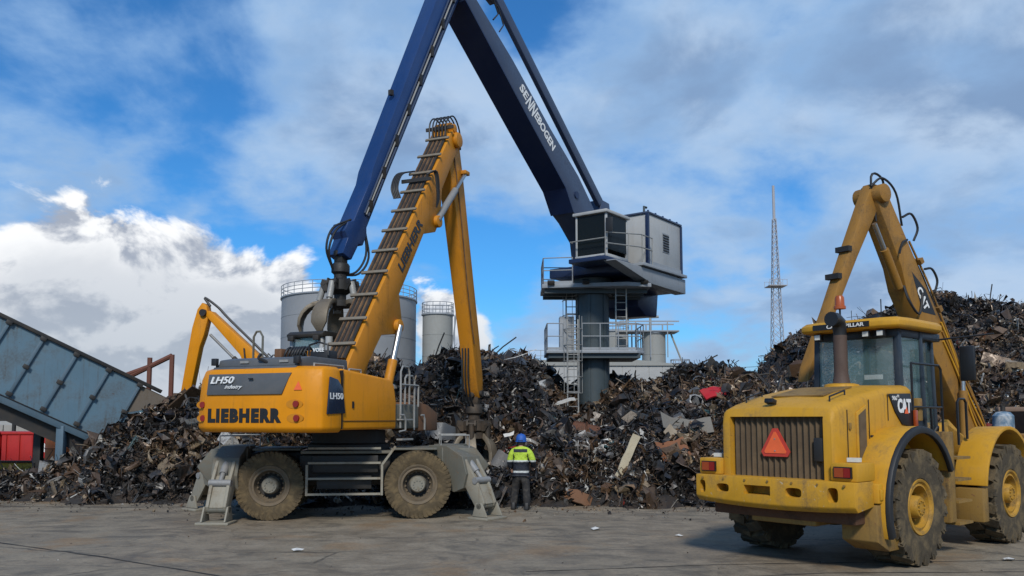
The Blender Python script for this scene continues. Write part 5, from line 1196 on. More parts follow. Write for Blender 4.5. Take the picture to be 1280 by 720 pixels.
gr = MB(); gr.b2(-1.53, -1.50, -.795, .795, 1.32, 2.235); gr = gr.build('grille', M['grille'], ld)
for i in range(16):
    y_ = -.745 + i * .0993
    mb = MB(); mb.prism([(y_ - .035, -1.532), (y_, -1.585), (y_ + .035, -1.532)], 'z', 1.32, 2.235)
    mb.v = [(z_2, x_2, zz) for (x_2, z_2, zz) in mb.v]; mb.build('grille_slat', M['grille'], gr)
mb = MB(); mb.b2(-1.63, -1.535, -.78, -.62, 1.58, 1.93); mb.build('latch_box', M['dark'], ld, bevel=.02)
# hazard triangle on the grille
def tri(r, cut_, x0, x1):
    pts = []
    for k_ in range(3):
        a = R(90 + 120 * k_); p = V(r * math.cos(a), r * math.sin(a), 0)
        for s_ in (-1, 1):
            q = a + s_ * R(cut_); pts.append((.02 + r * math.cos(q) * (.93 if cut_ else 1), 1.80 + r * math.sin(q) * (.93 if cut_ else 1)))
    mb = MB(); mb.prism(pts, 'x', x0, x1); return mb
tb = tri(.285, 9, -1.612, -1.592).build('warning_triangle', M['wred'], ld)
tri(.225, 4, -1.620, -1.613).build('triangle_centre', M['orange'], tb)
for y_, z_ in ((.02, 1.72), (.02, 1.90)):
    mb = MB(); mb.cyl((-1.626, y_, z_), (-1.615, y_, z_), .012, n=8); mb.build('rivet', M['rung'], tb)
mb = MB(); mb.box((-1.55, .12, 2.475), (.12, .15, .07), (0, .3, 0)); mb.cyl((-1.62, .12, 2.47), (-1.60, .12, 2.47), .03, n=10); mb.build('rear_camera', M['pblack'], ld, bevel=.01)
mb = MB(); mb.bar((-1.0, 0, 2.565), (-.1, 0, 2.722), .9, .02); mb.build('hood_vent', M['catd'], ld)
# right side vent with frame, seam and logo panel
vf = MB(); vf.prism([(-1.02, 1.50), (-.72, 1.55), (-.72, 2.42), (-1.02, 2.30)], 'y', -.995, -.965); vf = vf.build('side_vent_frame', M['cat'], ld, bevel=.012)
mb = MB(); mb.prism([(-.98, 1.55), (-.76, 1.59), (-.76, 2.36), (-.98, 2.26)], 'y', -1.002, -.996); mb.build('side_vent', M['grille'], vf)
lp = MB(); lp.prism([(.02, 2.60), (.78, 2.62), (.92, 2.05), (.45, 2.12), (.22, 2.32)], 'y', -.99, -.972); lp = lp.build('logo_panel', M['pblack'], ld, bevel=.01)
text('logo_lettering', 'CAT', M['white'], lp, (.30, -.992, 2.30), (1, 0, 0), (0, 0, 1), .46, .23, .006, bold=.05)
mb = MB(); mb.prism([(.52, 2.29), (.66, 2.29), (.59, 2.40)], 'y', -1.001, -.9985); mb.build('logo_triangle', M['orange'], lp)
text('model_lettering', '966', M['white'], lp, (.12, -.992, 2.50), (1, 0, 0), (0, 0, 1), .16, .07, .006)
text('script_mark', 'H', M['white'], lp, (.30, -.992, 2.54), (1, 0, 0), (0, 0, 1), .05, .05, .006)
# fenders
def fender(x0, a0, a1, s_, r=1.10, name='fender', trim=True):
    cx, cz = x0, .90; n_ = 18
    y0, y1 = s_ * .90, s_ * 1.44
    mb = MB(); vs = []
    for i in range(n_ + 1):
        a = R(a0 + (a1 - a0) * i / n_)
        for rr, yy in ((r, y0), (r + .01, y1), (r - .05, y1), (r - .05, y0)): vs.append((cx + rr * math.cos(a) * 1.06, yy, cz + rr * math.sin(a) * 1.08))
    mb.add(vs, [(i * 4 + j, i * 4 + (j + 1) % 4, (i + 1) * 4 + (j + 1) % 4, (i + 1) * 4 + j) for i in range(n_) for j in range(4)] + [(3, 2, 1, 0), tuple(n_ * 4 + j for j in range(4))])
    f = mb.build(name, M['cat'], ld, bevel=.012)
    if not trim: return f
    mb = MB(); vs = []
    for i in range(n_ + 1):
        a = R(a0 + (a1 - a0) * i / n_)
        for rr, yy in ((r + .015, y1 + s_ * .002), (r + .0, y1 + s_ * .07), (r - .09, y1 + s_ * .07), (r - .09, y1 + s_ * .002)): vs.append((cx + rr * math.cos(a) * 1.06, yy, cz + rr * math.sin(a) * 1.08))
    mb.add(vs, [(i * 4 + j, i * 4 + (j + 1) % 4, (i + 1) * 4 + (j + 1) % 4, (i + 1) * 4 + j) for i in range(n_) for j in range(4)] + [(3, 2, 1, 0), tuple(n_ * 4 + j for j in range(4))])
    mb.build('rubber_trim', M['black'], f, bevel=.01)
    return f
for s_ in (-1, 1):
    f = fender(0, 200 if s_ < 0 else 150, 25, s_)
    # fender side wall joining the hood
    mb = MB(); pts = [(1.10 * 1.06 * math.cos(R(a)), .90 + 1.10 * 1.08 * math.sin(R(a)) - .01) for a in np.linspace(200, 90, 10)] + [(.1, 1.25), (-1.0, 1.25)]
    mb.prism([(-1.12, .58), (-1.12, 1.30)] + [(1.075 * 1.06 * math.cos(R(a)), .90 + 1.075 * 1.08 * math.sin(R(a))) for a in np.linspace(160, 30, 10)] + [(1.0, .9), (-1.0, .9)], 'y', s_ * .86, s_ * .898); mb.build('wheel_well', M['dark'], f)
    if s_ > 0:
        fender(WB_, 172, 20, s_, 1.08, trim=False); continue
    bx_ = MB(); bx_.b2(-1.27, -1.02, s_ * .92, s_ * 1.40, 1.0, 1.28); bx_ = bx_.build('battery_cover', M['cat'], ld, bevel=.02)
    mb = MB(); mb.b2(-1.24, -1.08, s_ * 1.402, s_ * 1.42, 1.05, 1.20); mb.build('cover_hatch', M['cat'], bx_, bevel=.006)
    fender(WB_, 172, 20, s_, 1.08, trim=False)
    mb = MB(); mb.b2(WB_ - 1.22, WB_ - .98, s_ * .95, s_ * 1.40, .45, 1.02); mb.build('front_splash_guard', M['catd'], ld, bevel=.02)
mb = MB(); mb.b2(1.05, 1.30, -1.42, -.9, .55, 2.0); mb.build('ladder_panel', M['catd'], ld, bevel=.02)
for z_ in (.5, .85, 1.2, 1.55):
    mb = MB(); mb.b2(1.32, 1.85, -1.45, -1.1, z_, z_ + .04); mb.build('ladder_step', M['catd'], ld)
# cab
X0, X1, YH, Z0, ZT = .92, 2.55, .76, 1.55, 3.72
mb = MB()
for (xa, ya), (xb, yb) in (((X0, -YH), (X0 + .06, -YH + .05)), ((X0, YH), (X0 + .06, YH - .05)), ((X1, -.6), (X1 - .05, -.58)), ((X1, .6), (X1 - .05, .58)), ((1.75, -YH), (1.75, -YH + .04)), ((1.75, YH), (1.75, YH - .04))):
    mb.bar((xa, ya, Z0), (xb, yb, ZT), .11, .11, (0, 1, 0))
mb.b2(X0 - .04, X1 + .04, -YH - .03, YH + .03, Z0 - .2, Z0 + .12)
mb.prism([(X0 - .01, Z0), (1.75, Z0), (1.75, 2.22), (X0 - .01, 2.62)], 'y', -YH - .02, -YH + .03); mb.prism([(X0 - .01, Z0), (1.75, Z0), (1.75, 2.22), (X0 - .01, 2.62)], 'y', YH - .03, YH + .02)
mb.b2(X0 - .03, X0 + .03, -YH, YH, Z0, 2.72); mb.b2(X0 + .0, X1, -YH, YH, 3.58, ZT); mb.build('cab_frame', M['cabnavy'], ld, bevel=.02)
mb = MB(); mb.b2(X0 + .01, X0 + .03, -YH + .07, YH - .07, 2.73, 3.575); mb.build('rear_window', M['glass'], ld)
for s_ in (-1, 1):
    mb = MB(); mb.prism([(X0 + .08, 2.65), (1.69, 2.28), (1.69, 3.575), (X0 + .12, 3.575)], 'y', s_ * (YH - .03), s_ * (YH - .01)); mb.build('side_window', M['glass'], ld)
    mb = MB(); mb.add([(1.81, s_ * (YH - .02), 1.75), (X1 - .05, s_ * .62, 1.75), (X1 - .09, s_ * .60, 3.575), (1.81, s_ * (YH - .04), 3.575)], [(0, 1, 2, 3)]); mb.build('door_window', M['glass'], ld)
mb = MB(); mb.b2(X1 - .05, X1 - .03, -.55, .55, 1.8, 3.575); mb.build('windscreen', M['glass'], ld)
mb = MB(); vs = []
rp = [(X0 - .30, -.62), (X0 - .22, -.88), (X0 + .2, -.93), (2.3, -.90), (X1 + .22, -.6), (X1 + .22, .6), (2.3, .90), (X0 + .2, .93), (X0 - .22, .88), (X0 - .30, .62)]
for z_, k_ in ((3.72, .97), (3.76, 1.0), (3.84, 1.0), (3.90, .93), (3.92, .7)): vs += [(1.7 + (x_ - 1.7) * k_, y_ * k_, z_) for x_, y_ in rp]
mb.add(vs, [(i * 10 + j, i * 10 + (j + 1) % 10, (i + 1) * 10 + (j + 1) % 10, (i + 1) * 10 + j) for i in range(4) for j in range(10)] + [list(range(10))[::-1], list(range(40, 50))]); mb.build('cab_roof', M['cat'], ld, bevel=.01, angle=50)
np_ = MB(); np_.b2(X0 - .318, X0 - .28, -.42, .60, 3.755, 3.85); np_ = np_.build('name_plate', M['pblack'], ld)
text('lettering', 'CATERPILLAR', M['white'], np_, (X0 - .321, .34, 3.77), (0, -1, 0), (0, 0, 1), .68, .065, .004, bold=.03)
for y_ in (.58, -.30, -.55):
    mb = MB(); mb.box((X0 - .16, y_, 3.64), (.10, .14, .12)); wl_ = mb.build('work_lamp', M['pblack'], ld, bevel=.015)
    mb = MB(); mb.b2(X0 - .218, X0 - .212, y_ - .05, y_ + .05, 3.60, 3.68); mb.build('lens', M['lamp'], wl_)
mb = MB(); mb.prism([(1.45, 1.7), (1.95, 1.7), (1.95, 2.15), (1.62, 2.2), (1.55, 3.0), (1.42, 3.0)], 'y', -.28, .28); mb.build('driver_seat', M['black'], ld, bevel=.05)
MB().tube([(2.25 + .04 * math.sin(a), .20 * math.cos(a), 2.75 + .19 * math.sin(a)) for a in np.linspace(0, 2 * math.pi, 17)], .018, 6, False).build('steering_wheel', M['black'], ld)
mb = MB(); mb.cyl((2.42, 0, 1.7), (2.25, 0, 2.72), .05, n=8); mb.build('steering_column', M['black'], ld)
mb = MB(); mb.b2(X0 + .06, X0 + .12, -.42, -.12, 2.88, 2.96); mb.build('document_holder', M['white'], ld)
for pts in ([(X0 - .06, -.98, 3.12), (1.9, -.98, 3.12), (1.98, -.98, 3.06), (1.98, -.98, 1.75)], [(X0 - .06, -.98, 2.40), (1.95, -.98, 2.40)], [(X0 - .06, -.98, 3.12), (X0 - .06, -.98, 2.10)], [(1.55, -.97, 2.40), (1.62, -.97, 1.7)]):
    MB().tube(pts, .022, 6).build('hand_rail', M['pblack'], ld)
for pts in ([(2.55, -1.0, 1.75), (2.55, -1.0, 2.5), (2.62, -1.0, 2.56), (2.85, -1.0, 2.56), (2.92, -1.0, 2.5), (2.92, -1.0, 1.85)],):
    MB().tube(pts, .024, 6).build('hand_rail', M['pblack'], ld)
ms = MB(); ms.box((2.62, -1.18, 3.18), (.05, .26, .62)); ms.build('mirror', M['pblack'], ld, bevel=.03)
MB().tube([(2.5, -.75, 3.62), (2.7, -1.6, 3.68)], .018, 6).build('mirror_arm', M['pblack'], ld)
mb = MB(); mb.box((1.2, -.90, 2.36), (.16, .12, .38)); mb.build('fuse_box', M['catd'], ld, bevel=.02)
mb = MB(); mb.box((.86, -1.02, 2.17), (.08, .05, .36)); mb.build('marker_post', M['amber'], ld, bevel=.01)
# exhaust, pre-cleaner, beacon, aerials
MB().lathe([(.30, 2.70), (.28, 2.78), (.21, 2.80), (0, 2.80)], (.42, 0, 0), n=20).build('stack_collar', M['cat'], ld)
MB().lathe([(.15, 2.79), (.125, 2.90), (.115, 3.0), (.112, 3.62), (0, 3.62)], (.42, 0, 0), n=20).build('exhaust_stack', M['exh'], ld)
MB().tube([(.42, 0, 3.60), (.42, 0, 3.74), (.38, 0, 3.84), (.28, .0, 3.88), (.14, .0, 3.88)], [.108, .112, .118, .122, .125], 16).build('stack_elbow', M['pblack'], ld)
MB().cyl((1.2, .40, 3.9), (1.2, .40, 4.20), .018, n=8).build('beacon_pole', M['pblack'], ld)
MB().lathe([(0, 4.18), (.105, 4.18), (.105, 4.23), (.085, 4.24), (.080, 4.38), (.060, 4.42), (0, 4.43)], (1.2, .40, 0), n=20).build('beacon', M['beacon'], ld)
MB().cyl((1.0, -.45, 3.9), (1.0, -.45, 4.25), .010, n=6).build('aerial', M['pblack'], ld)
hose([(1.1, .95, 3.7), (.9, 1.15, 3.75), (.7, 1.2, 3.55)], .012).build('aerial_cable', M['pblack'], ld)
# front linkage
for s_ in (-1, 1):
    mb = MB(); mb.prism([(3.0, 1.95), (3.4, 2.2), (4.8, 1.5), (5.6, .8), (5.4, .5), (4.5, 1.05), (3.2, 1.55)], 'y', s_ * .38, s_ * .50); mb.build('lift_arm', M['cat'], ld, bevel=.02)
mb = MB(); mb.prism([(2.45, 1.2), (2.75, 2.1), (3.05, 2.15), (3.3, 1.4)], 'y', -.62, -.52); mb.build('tower_plate', M['cat'], ld, bevel=.02)
for k_ in range(3): hose([(2.2, -.4 - .06 * k_, 1.5), (2.4, -.6 - .05 * k_, 1.95 + .05 * k_), (2.7, -.58, 1.9), (2.9, -.45, 1.5)], .022).build('hydraulic_hose', M['black'], ld)
mb = MB(); mb.prism([(5.7, .1), (7.1, .08), (7.1, .14), (6.1, .3), (5.9, .8), (6.4, 1.4), (6.25, 1.45), (5.7, .8)], 'y', -1.5, 1.5); mb.build('bucket', M['catd'], ld, bevel=.02)

# panel gaps, latches, hinges and rails that break up the big panels
for x_, z0, z1 in ((-.62, 1.32, 2.50), (-1.28, 1.34, 2.34), (.0, 2.18, 2.60)):
    mb = MB(); mb.b2(x_ - .006, x_ + .006, -.981, -.9715, z0, z1); mb.build('panel_gap', M['pblack'], ld)
for z_ in (1.55, 2.1):
    mb = MB(); mb.box((-1.22, -.985, z_), (.05, .03, .10)); mb.build('panel_hinge', M['catd'], ld, bevel=.008)
mb = MB(); mb.box((-.56, -.985, 1.9), (.06, .03, .12)); mb.build('panel_latch', M['pblack'], ld, bevel=.008)
for y_ in (-.72, .72):
    MB().tube([(-1.30, y_, 2.46), (-1.30, y_, 2.54), (-.85, y_, 2.64), (-.85, y_, 2.57)], .014, 6).build('hood_grab', M['pblack'], ld)
for y_ in np.linspace(-1.2, 1.2, 7):
    mb = MB(); mb.cyl((-1.895 + .06 * (y_ / 1.34) ** 2, y_, 1.27), (-1.87, y_, 1.27), .018, n=8); mb.build('bumper_bolt', M['catd'], ld)
mb = MB(); mb.b2(-1.10, -1.085, -1.432, -1.402, 1.05, 1.24); mb.build('warning_label', M['pblack'], ld)
# ================================================================== WORN YELLOW HANDLER BEHIND THE LOADER
EO = V(10.6, 19.5, 0); ef = V(-.85, -.53, 0).normalized(); EZ = math.atan2(ef.y, ef.x)
ex = thing('worn_handler', 'worn yellow handler with bent boom arching above the wheel loader cab', 'material handler', tuple(EO), EZ)
eb = Link2((-.04, 1.55), (3.38, 6.98)); Le = eb.L
ep = [(-.3, .22), (.9, .30), (2.6, .38), (Le - 1.2, .30), (Le - .1, .26), (Le + .18, .10), (Le + .15, -.18), (Le - .3, -.26), (Le - 1.6, -.32), (Le - 2.1, -.48), (2.6, -.44), (1.2, -.32), (-.3, -.22)]
ep = [(l, n * .86) for l, n in ep]
mb = plate_body(eb, ep, -.23, .23); mb.build('boom', M['catb'], ex, bevel=.03)
for k_ in range(5):
    y_ = .18 - k_ * .085
    MB().tube([eb.p3(l, (.36 if l < 3 else .36 - .1 * (l - 3) / (Le - 3)) + .05 + .03 * math.sin(l * 2 + k_), y_ * 1.15) for l in np.linspace(-.2, Le * (.80 - .05 * (k_ % 3)), 12)], .033 if k_ % 2 else .026, 6).build('hydraulic_pipe', M['catb'] if k_ in (0, 2, 3) else M['dark'], ex)
for k_ in range(4):
    MB().tube([eb.p3(l, .30 - .075 * k_ + .03 * math.sin(l * 2.2 + k_), .262 + .012 * math.sin(l * 3 + k_)) for l in np.linspace(.2, Le * (.52 - .03 * k_), 12)], .026, 6).build('side_pipe', M['cat'] if k_ % 2 else M['catb'], ex)
for l in (1.6, 3.4, 4.6):
    mb = MB(); mb.box(eb.p3(l, .40, .0), (.12, .56, .12), (0, -math.atan2(eb.d.y, eb.d.x), 0)); mb.build('pipe_clamp', M['catb'], ex)
lg = MB(); lg.add([eb.p3(3.35, .20, .234), eb.p3(3.65, -.20, .234), eb.p3(4.55, -.02, .234), eb.p3(4.0, .20, .234)], [(0, 1, 2, 3)]); lg = lg.build('logo_panel', M['pblack'], ex)
text('logo_lettering', 'CAT', M['white'], lg, eb.p3(4.16, -.11, .237), (-eb.d.x, 0, -eb.d.y), (-eb.n.x * -1, 0, -eb.n.y * -1), .55, .20, .004, bold=.04)
es = Link2(eb(Le + .02, -.02), (5.75, 3.0)); Lq = es.L
mb = plate_body(es, [(-.28, -.05), (-.15, .20), (.4, .21), (1.6, .17), (3.1, .10), (Lq - .2, .08), (Lq + .1, 0), (Lq - .1, -.08), (3.1, -.08), (1.6, -.12), (.3, -.20), (-.15, -.20)], -.13, .13); mb.build('stick', M['catb'], ex, bevel=.03)
mb = MB(); mb.cyl(eb.p3(Le, 0, -.34), eb.p3(Le, 0, .34), .20, n=18); mb.build('knuckle_pin', M['catb'], ex, bevel=.02)
a = V(*eb.p3(Le - 2.0, -.48, .12)); b_ = V(*es.p3(.75, -.10, .26))
mb = MB(); mb.cyl(a, a.lerp(b_, .60), .09, n=12); mb.build('stick_cylinder', M['catb'], ex); mb = MB(); mb.cyl(a.lerp(b_, .58), b_, .05, n=10); mb.build('stick_piston', M['chrome'], ex)
for pts in ([eb.p3(Le - .9, .3, .2), eb.p3(Le - .2, .50, .22), eb.p3(Le + .25, .28, .2), eb.p3(Le + .25, -.12, .15)], [eb.p3(Le - .2, .26, .1), eb.p3(Le + .22, .38, .12), eb.p3(Le + .40, .05, .12), es.p3(.5, -.30, .1)], [eb.p3(Le - 1.0, .32, -.2), eb.p3(Le - .4, .50, -.24), eb.p3(Le + .1, .35, -.2), eb.p3(Le + .2, .0, -.15)],
            [eb.p3(Le - 1.3, .34, .3), eb.p3(Le - 1.1, .55, .36), eb.p3(Le - .75, .52, .36), eb.p3(Le - .7, .28, .3)], [eb.p3(Le - 2.0, -.42, .2), eb.p3(Le - 2.3, -.58, .3), eb.p3(Le - 2.7, -.42, .30), eb.p3(Le - 2.4, .0, .28)], [eb.p3(Le - 1.2, .2, .26), eb.p3(Le - 1.15, -.1, .32), eb.p3(Le - 1.3, -.28, .30)],
            [eb.p3(Le - 2.6, .40, .28), eb.p3(Le - 2.4, .58, .32), eb.p3(Le - 2.1, .55, .32), eb.p3(Le - 2.0, .36, .28)], [eb.p3(1.2, .46, .1), eb.p3(2.2, .56, .12), eb.p3(3.2, .48, .1), eb.p3(4.2, .50, .08), eb.p3(5.0, .36, .1)]):
    hose(pts, .026).build('hose', M['black'], ex)
for l_ in (1.6, 2.3):
    mb = MB(); mb.box(es.p3(l_, .20, 0), (.12, .32, .11)); mb.build('stick_bracket', M['dark'], ex)
# low body, hidden behind the loader for the most part
mb = MB(); mb.b2(-2.2, .9, -1.15, 1.15, 1.05, 1.75); mb.build('upper_body', M['catb'], ex, bevel=.08)
mb = MB(); mb.b2(-2.6, -2.2, -1.1, 1.1, 1.0, 1.85); mb.build('counterweight', M['catb'], ex, bevel=.1)
MB().lathe([(0, .8), (.7, .8), (.7, 1.06), (0, 1.06)], (-.6, 0, 0), n=24).build('slewing_ring', M['dark'], ex)
mb = MB(); mb.b2(-2.2, 1.2, -.5, .5, .45, .82); mb.build('chassis', M['dark'], ex, bevel=.03)
we = wheel_meshes('c', .5, .32, .27, 18, .04, .08)
for x_ in (-1.8, .8):
    for s_ in (-1, 1): put_wheel(we, (M['tyred'], M['catrim'], M['catrim'], M['catrim']), ex, x_, s_ * .95, .5, s_ > 0)
for s_ in (-1, 1):
    mb = MB(); a = V(.9, s_ * .36, 1.35); b_ = V(*eb.p3(2.4, .46, s_ * .36)); mb.cyl(a, a.lerp(b_, .6), .09, n=12); mb.build('boom_cylinder', M['catb'], ex); mb = MB(); mb.cyl(a.lerp(b_, .58), b_, .05, n=10); mb.build('boom_piston', M['chrome'], ex)

# ================================================================== YELLOW HANDLER FAR LEFT BEHIND THE HEAP
FO = V(-9.2, 32.5, 0); ff = V(-.98, .18, 0).normalized(); FZ = math.atan2(ff.y, ff.x)
fx = thing('distant_handler', 'bright yellow handler arm folded over the left heap beside the conveyor', 'material handler', tuple(FO), FZ)
fb = Link2((-1.2, 2.5), (2.75, 6.35)); Lf = fb.L
mb = plate_body(fb, [(-.2, .20), (1.2, .27), (2.6, .32), (3.3, .27), (Lf, .13), (Lf + .15, 0), (Lf, -.15), (3.4, -.22), (2.9, -.38), (2.4, -.28), (1.2, -.25), (-.2, -.2)], -.2, .2); mb.build('boom', M['yel'], fx, bevel=.03)
fs_ = Link2((3.12, 6.15), (3.72, 2.6)); Lg = fs_.L
mb = plate_body(fs_, [(-.65, .05), (-.55, -.18), (-.1, -.33), (.6, -.29), (1.1, -.20), (Lg, -.15), (Lg, .24), (1.4, .27), (.4, .28), (-.35, .2)], -.17, .17); mb.build('stick', M['yel'], fx, bevel=.04)
mb = MB(); mb.cyl(fs_.p3(-.25, -.12, -.3), fs_.p3(-.25, -.12, .3), .14, n=16); mb.build('knuckle_pin', M['dark'], fx)
a = V(*fb.p3(1.9, -.52, -.1)); b_ = V(*fs_.p3(.55, -.40, -.1))
mb = MB(); mb.cyl(a, a.lerp(b_, .55), .10, n=12); mb.build('stick_cylinder', M['dark'], fx); mb = MB(); mb.cyl(a.lerp(b_, .54), b_, .055, n=10); mb.build('stick_piston', M['cylg'], fx)
hose([fb.p3(.4, .42, .1), fb.p3(2.2, .5, .1), fb.p3(Lf - .8, .42, .1), fb.p3(Lf - .1, .42, .1), fs_.p3(-.85, .0, .1), fs_.p3(-.55, -.3, .1)], .05).build('hose', M['black'], fx)
hose([fb.p3(1.6, -.3, .25), fb.p3(2.4, -.55, .27), fb.p3(3.0, -.2, .27), fb.p3(3.4, .1, .26)], .03).build('hose', M['black'], fx)
text('boom_lettering', 'LIEBHERR', M['pblack'], fx, fb.p3(2.05, -.14, .245), (-fb.d.x, 0, -fb.d.y), (-fb.n.x * -1, 0, -fb.n.y * -1), 1.7, .26, .006, bold=.03)
mb = MB(); mb.b2(-4.0, .2, -1.4, 1.4, 1.4, 2.7); mb.build('upper_body', M['yel'], fx, bevel=.1)
mb = MB(); mb.b2(-3.6, .6, -1.2, 1.2, .35, 1.1); mb.build('undercarriage', M['dark'], fx, bevel=.05); MB().lathe([(0, 1.05), (.8, 1.05), (.8, 1.42), (0, 1.42)], (-1.6, 0, 0), n=24).build('slewing_ring', M['dark'], fx)
we2 = wheel_meshes('d', .6, .4, .3, 20, .04, .08)
for x_ in (-3.0, 0):
    for s_ in (-1, 1): put_wheel(we2, (M['tyre'], M['rim'], M['hub'], M['dark']), fx, x_, s_ * 1.1, .6, s_ > 0)  # dark dish again paints the shade inside the rim

# ================================================================== WORKER
def skin_mesh(name, pts, edges, radii, root=0, sub=2):
    me = bpy.data.meshes.new(name); me.from_pydata(pts, edges, []); o = bpy.data.objects.new(name, me); C.objects.link(o)
    md = o.modifiers.new('skin', 'SKIN'); md.use_smooth_shade = True
    sv = me.skin_vertices[0].data
    for i, r in enumerate(radii): sv[i].radius = r if isinstance(r, tuple) else (r, r)
    for i in range(len(pts)): sv[i].use_root = (i == root)
    s2 = o.modifiers.new('sub', 'SUBSURF'); s2.levels = sub; s2.render_levels = sub
    bpy.context.view_layer.update()
    out = bpy.data.meshes.new_from_object(o.evaluated_get(bpy.context.evaluated_depsgraph_get())); bpy.data.objects.remove(o); bpy.data.meshes.remove(me)
    out.polygons.foreach_set('use_smooth', [True] * len(out.polygons)); return out
pr = thing('person', 'person in blue helmet and yellow green high visibility jacket facing the heap', 'person', (.22, 20.75, 0), R(-8))
skin = plain('skin', (0.42, 0.24, 0.17), 0.6)
# x right, y away from camera (the figure faces +y), z up
bp_ = [(0, 0, .98), (0, .01, 1.12), (0, .0, 1.30), (0, -.01, 1.44), (0, .0, 1.53), (0, .02, 1.60), (0, .03, 1.69), (0, .03, 1.76),
       (-.19, -.01, 1.42), (-.27, .0, 1.17), (-.25, .12, .96), (-.23, .16, .88), (.19, -.01, 1.42), (.29, .0, 1.18), (.28, .18, 1.0), (.25, .25, .95),
       (-.11, 0, .90), (-.15, .09, .50), (-.19, .05, .10), (-.20, .15, .04), (.11, 0, .90), (.13, .0, .50), (.15, -.06, .10), (.16, .05, .04)]
be = [(0, 1), (1, 2), (2, 3), (3, 4), (4, 5), (5, 6), (6, 7), (3, 8), (8, 9), (9, 10), (10, 11), (3, 12), (12, 13), (13, 14), (14, 15), (0, 16), (16, 17), (17, 18), (18, 19), (0, 20), (20, 21), (21, 22), (22, 23)]
br = [(.16, .11), (.14, .10), (.16, .11), (.14, .09), .06, .06, .095, .085, .065, .05, .038, .035, .065, .05, .038, .035, .085, .06, .045, .045, .085, .06, .045, .045]
link('body', skin_mesh('body', bp_, be, br), skin, pr)
# fingers
for s_ in (-1, 1):
    for k_ in range(4):
        x_ = s_ * .24 + (k_ - 1.5) * .019; o_ = MB(Matrix.Translation((0, .09 if s_ > 0 else 0, .07 if s_ > 0 else 0))); o_.tube([(x_, .165, .875), (x_, .185, .825), (x_, .180, .79 + abs(k_ - 1.5) * .008)], [.011, .010, .008], 6); o_.build('glove_finger', M['black'], pr)
    MB(Matrix.Translation((s_ * .01, .09 if s_ > 0 else 0, .07 if s_ > 0 else 0))).tube([(s_ * .205, .16, .88), (s_ * .185, .185, .85), (s_ * .190, .20, .82)], [.013, .011, .009], 6).build('glove_thumb', M['black'], pr)
# jacket: yellow shoulders and sleeves, navy yoke and lower part, two reflective bands
m, g, b = newmat('hivis_jacket'); oc = g.n('ShaderNodeTexCoord').outputs['Object']; sp_ = g.n('ShaderNodeSeparateXYZ'); g.link(oc, sp_.inputs[0])
def band(v, lo, hi): return g.m('MULTIPLY', g.smooth(v, lo - .004, lo + .004), g.smooth(v, hi + .004, hi - .004))
ax = g.m('ABSOLUTE', sp_.outputs[0]); Z_ = sp_.outputs[2]
hv, nv, rf = (0.42, 0.58, 0.045, 1), (0.010, 0.014, 0.026, 1), (0.52, 0.54, 0.52, 1)
c_ = g.mix(g.smooth(Z_, 1.170, 1.162), hv, nv)                       # navy below the chest
yoke = g.m('MULTIPLY', band(Z_, 1.395, 1.475), g.smooth(ax, .175, .165)); c_ = g.mix(yoke, c_, nv)
side = g.m('MULTIPLY', band(Z_, 1.10, 1.36), band(ax, .165, .186)); c_ = g.mix(side, c_, nv)
c_ = g.mix(band(Z_, 1.160, 1.205), c_, rf); c_ = g.mix(band(Z_, .905, .950), c_, rf)
cuff = g.m('MULTIPLY', g.smooth(ax, .205, .215), g.smooth(Z_, 1.10, 1.09)); c_ = g.mix(cuff, c_, nv)
nz = g.noise(oc, 16, 5, .6); c_ = g.mix(g.smooth(nz, .5, .75, 0, .45), c_, (.06, .06, .04, 1)); g.link(c_, b.inputs['Base Color']); b.inputs['Roughness'].default_value = .75
bb = g.n('ShaderNodeBump'); bb.inputs['Strength'].default_value = 1.0; bb.inputs['Distance'].default_value = .03; g.link(g.noise(oc, 9, 3, .5, .8), bb.inputs['Height']); g.link(bb.outputs[0], b.inputs['Normal'])
jp = [(0, 0, .87), (0, .0, 1.0), (0, .0, 1.15), (0, -.01, 1.32), (0, -.01, 1.43), (0, .0, 1.545), (-.20, -.01, 1.41), (-.28, .0, 1.17), (-.26, .11, .985), (.20, -.01, 1.41), (.30, .0, 1.18), (.29, .17, 1.02)]
je = [(0, 1), (1, 2), (2, 3), (3, 4), (4, 5), (4, 6), (6, 7), (7, 8), (4, 9), (9, 10), (10, 11)]
jr = [(.215, .155), (.205, .15), (.195, .15), (.20, .15), (.17, .13), (.085, .085), (.095, .10), .083, .065, (.095, .10), .083, .065]
link('jacket', skin_mesh('jacket', jp, je, jr, 1), m, pr)
trou = paint('work_trousers', (0.020, 0.020, 0.022), .85, dirt=(.075, .068, .06), amt=.8, scale=7, bump=.5, bscale=14)
tp = [(0, 0, .93), (0, 0, .86), (-.11, .01, .78), (-.15, .09, .50), (-.19, .06, .20), (-.19, .06, .08), (.11, 0, .78), (.13, .0, .50), (.15, -.05, .20), (.15, -.05, .08)]
link('trousers', skin_mesh('trousers', tp, [(0, 1), (1, 2), (2, 3), (3, 4), (4, 5), (1, 6), (6, 7), (7, 8), (8, 9)], [(.185, .14), (.18, .14), (.115, .115), (.098, .10), .095, .09, (.115, .115), (.098, .10), .095, .09], 1), trou, pr)
for s_, x_, yo in ((-1, -.19, .06), (1, .15, -.05)):
    mb = MB(Matrix.Translation((0, yo, 0))); mb.prism([(-.12, 0), (.20, 0), (.215, .05), (.17, .09), (.05, .12), (.03, .19), (-.10, .19), (-.12, .05)], 'x', x_ - .052, x_ + .052); mb.build('boot', M['black'], pr, bevel=.025, seg=3)
hel = plain('helmet_blue', (0.012, 0.085, 0.36), .6)
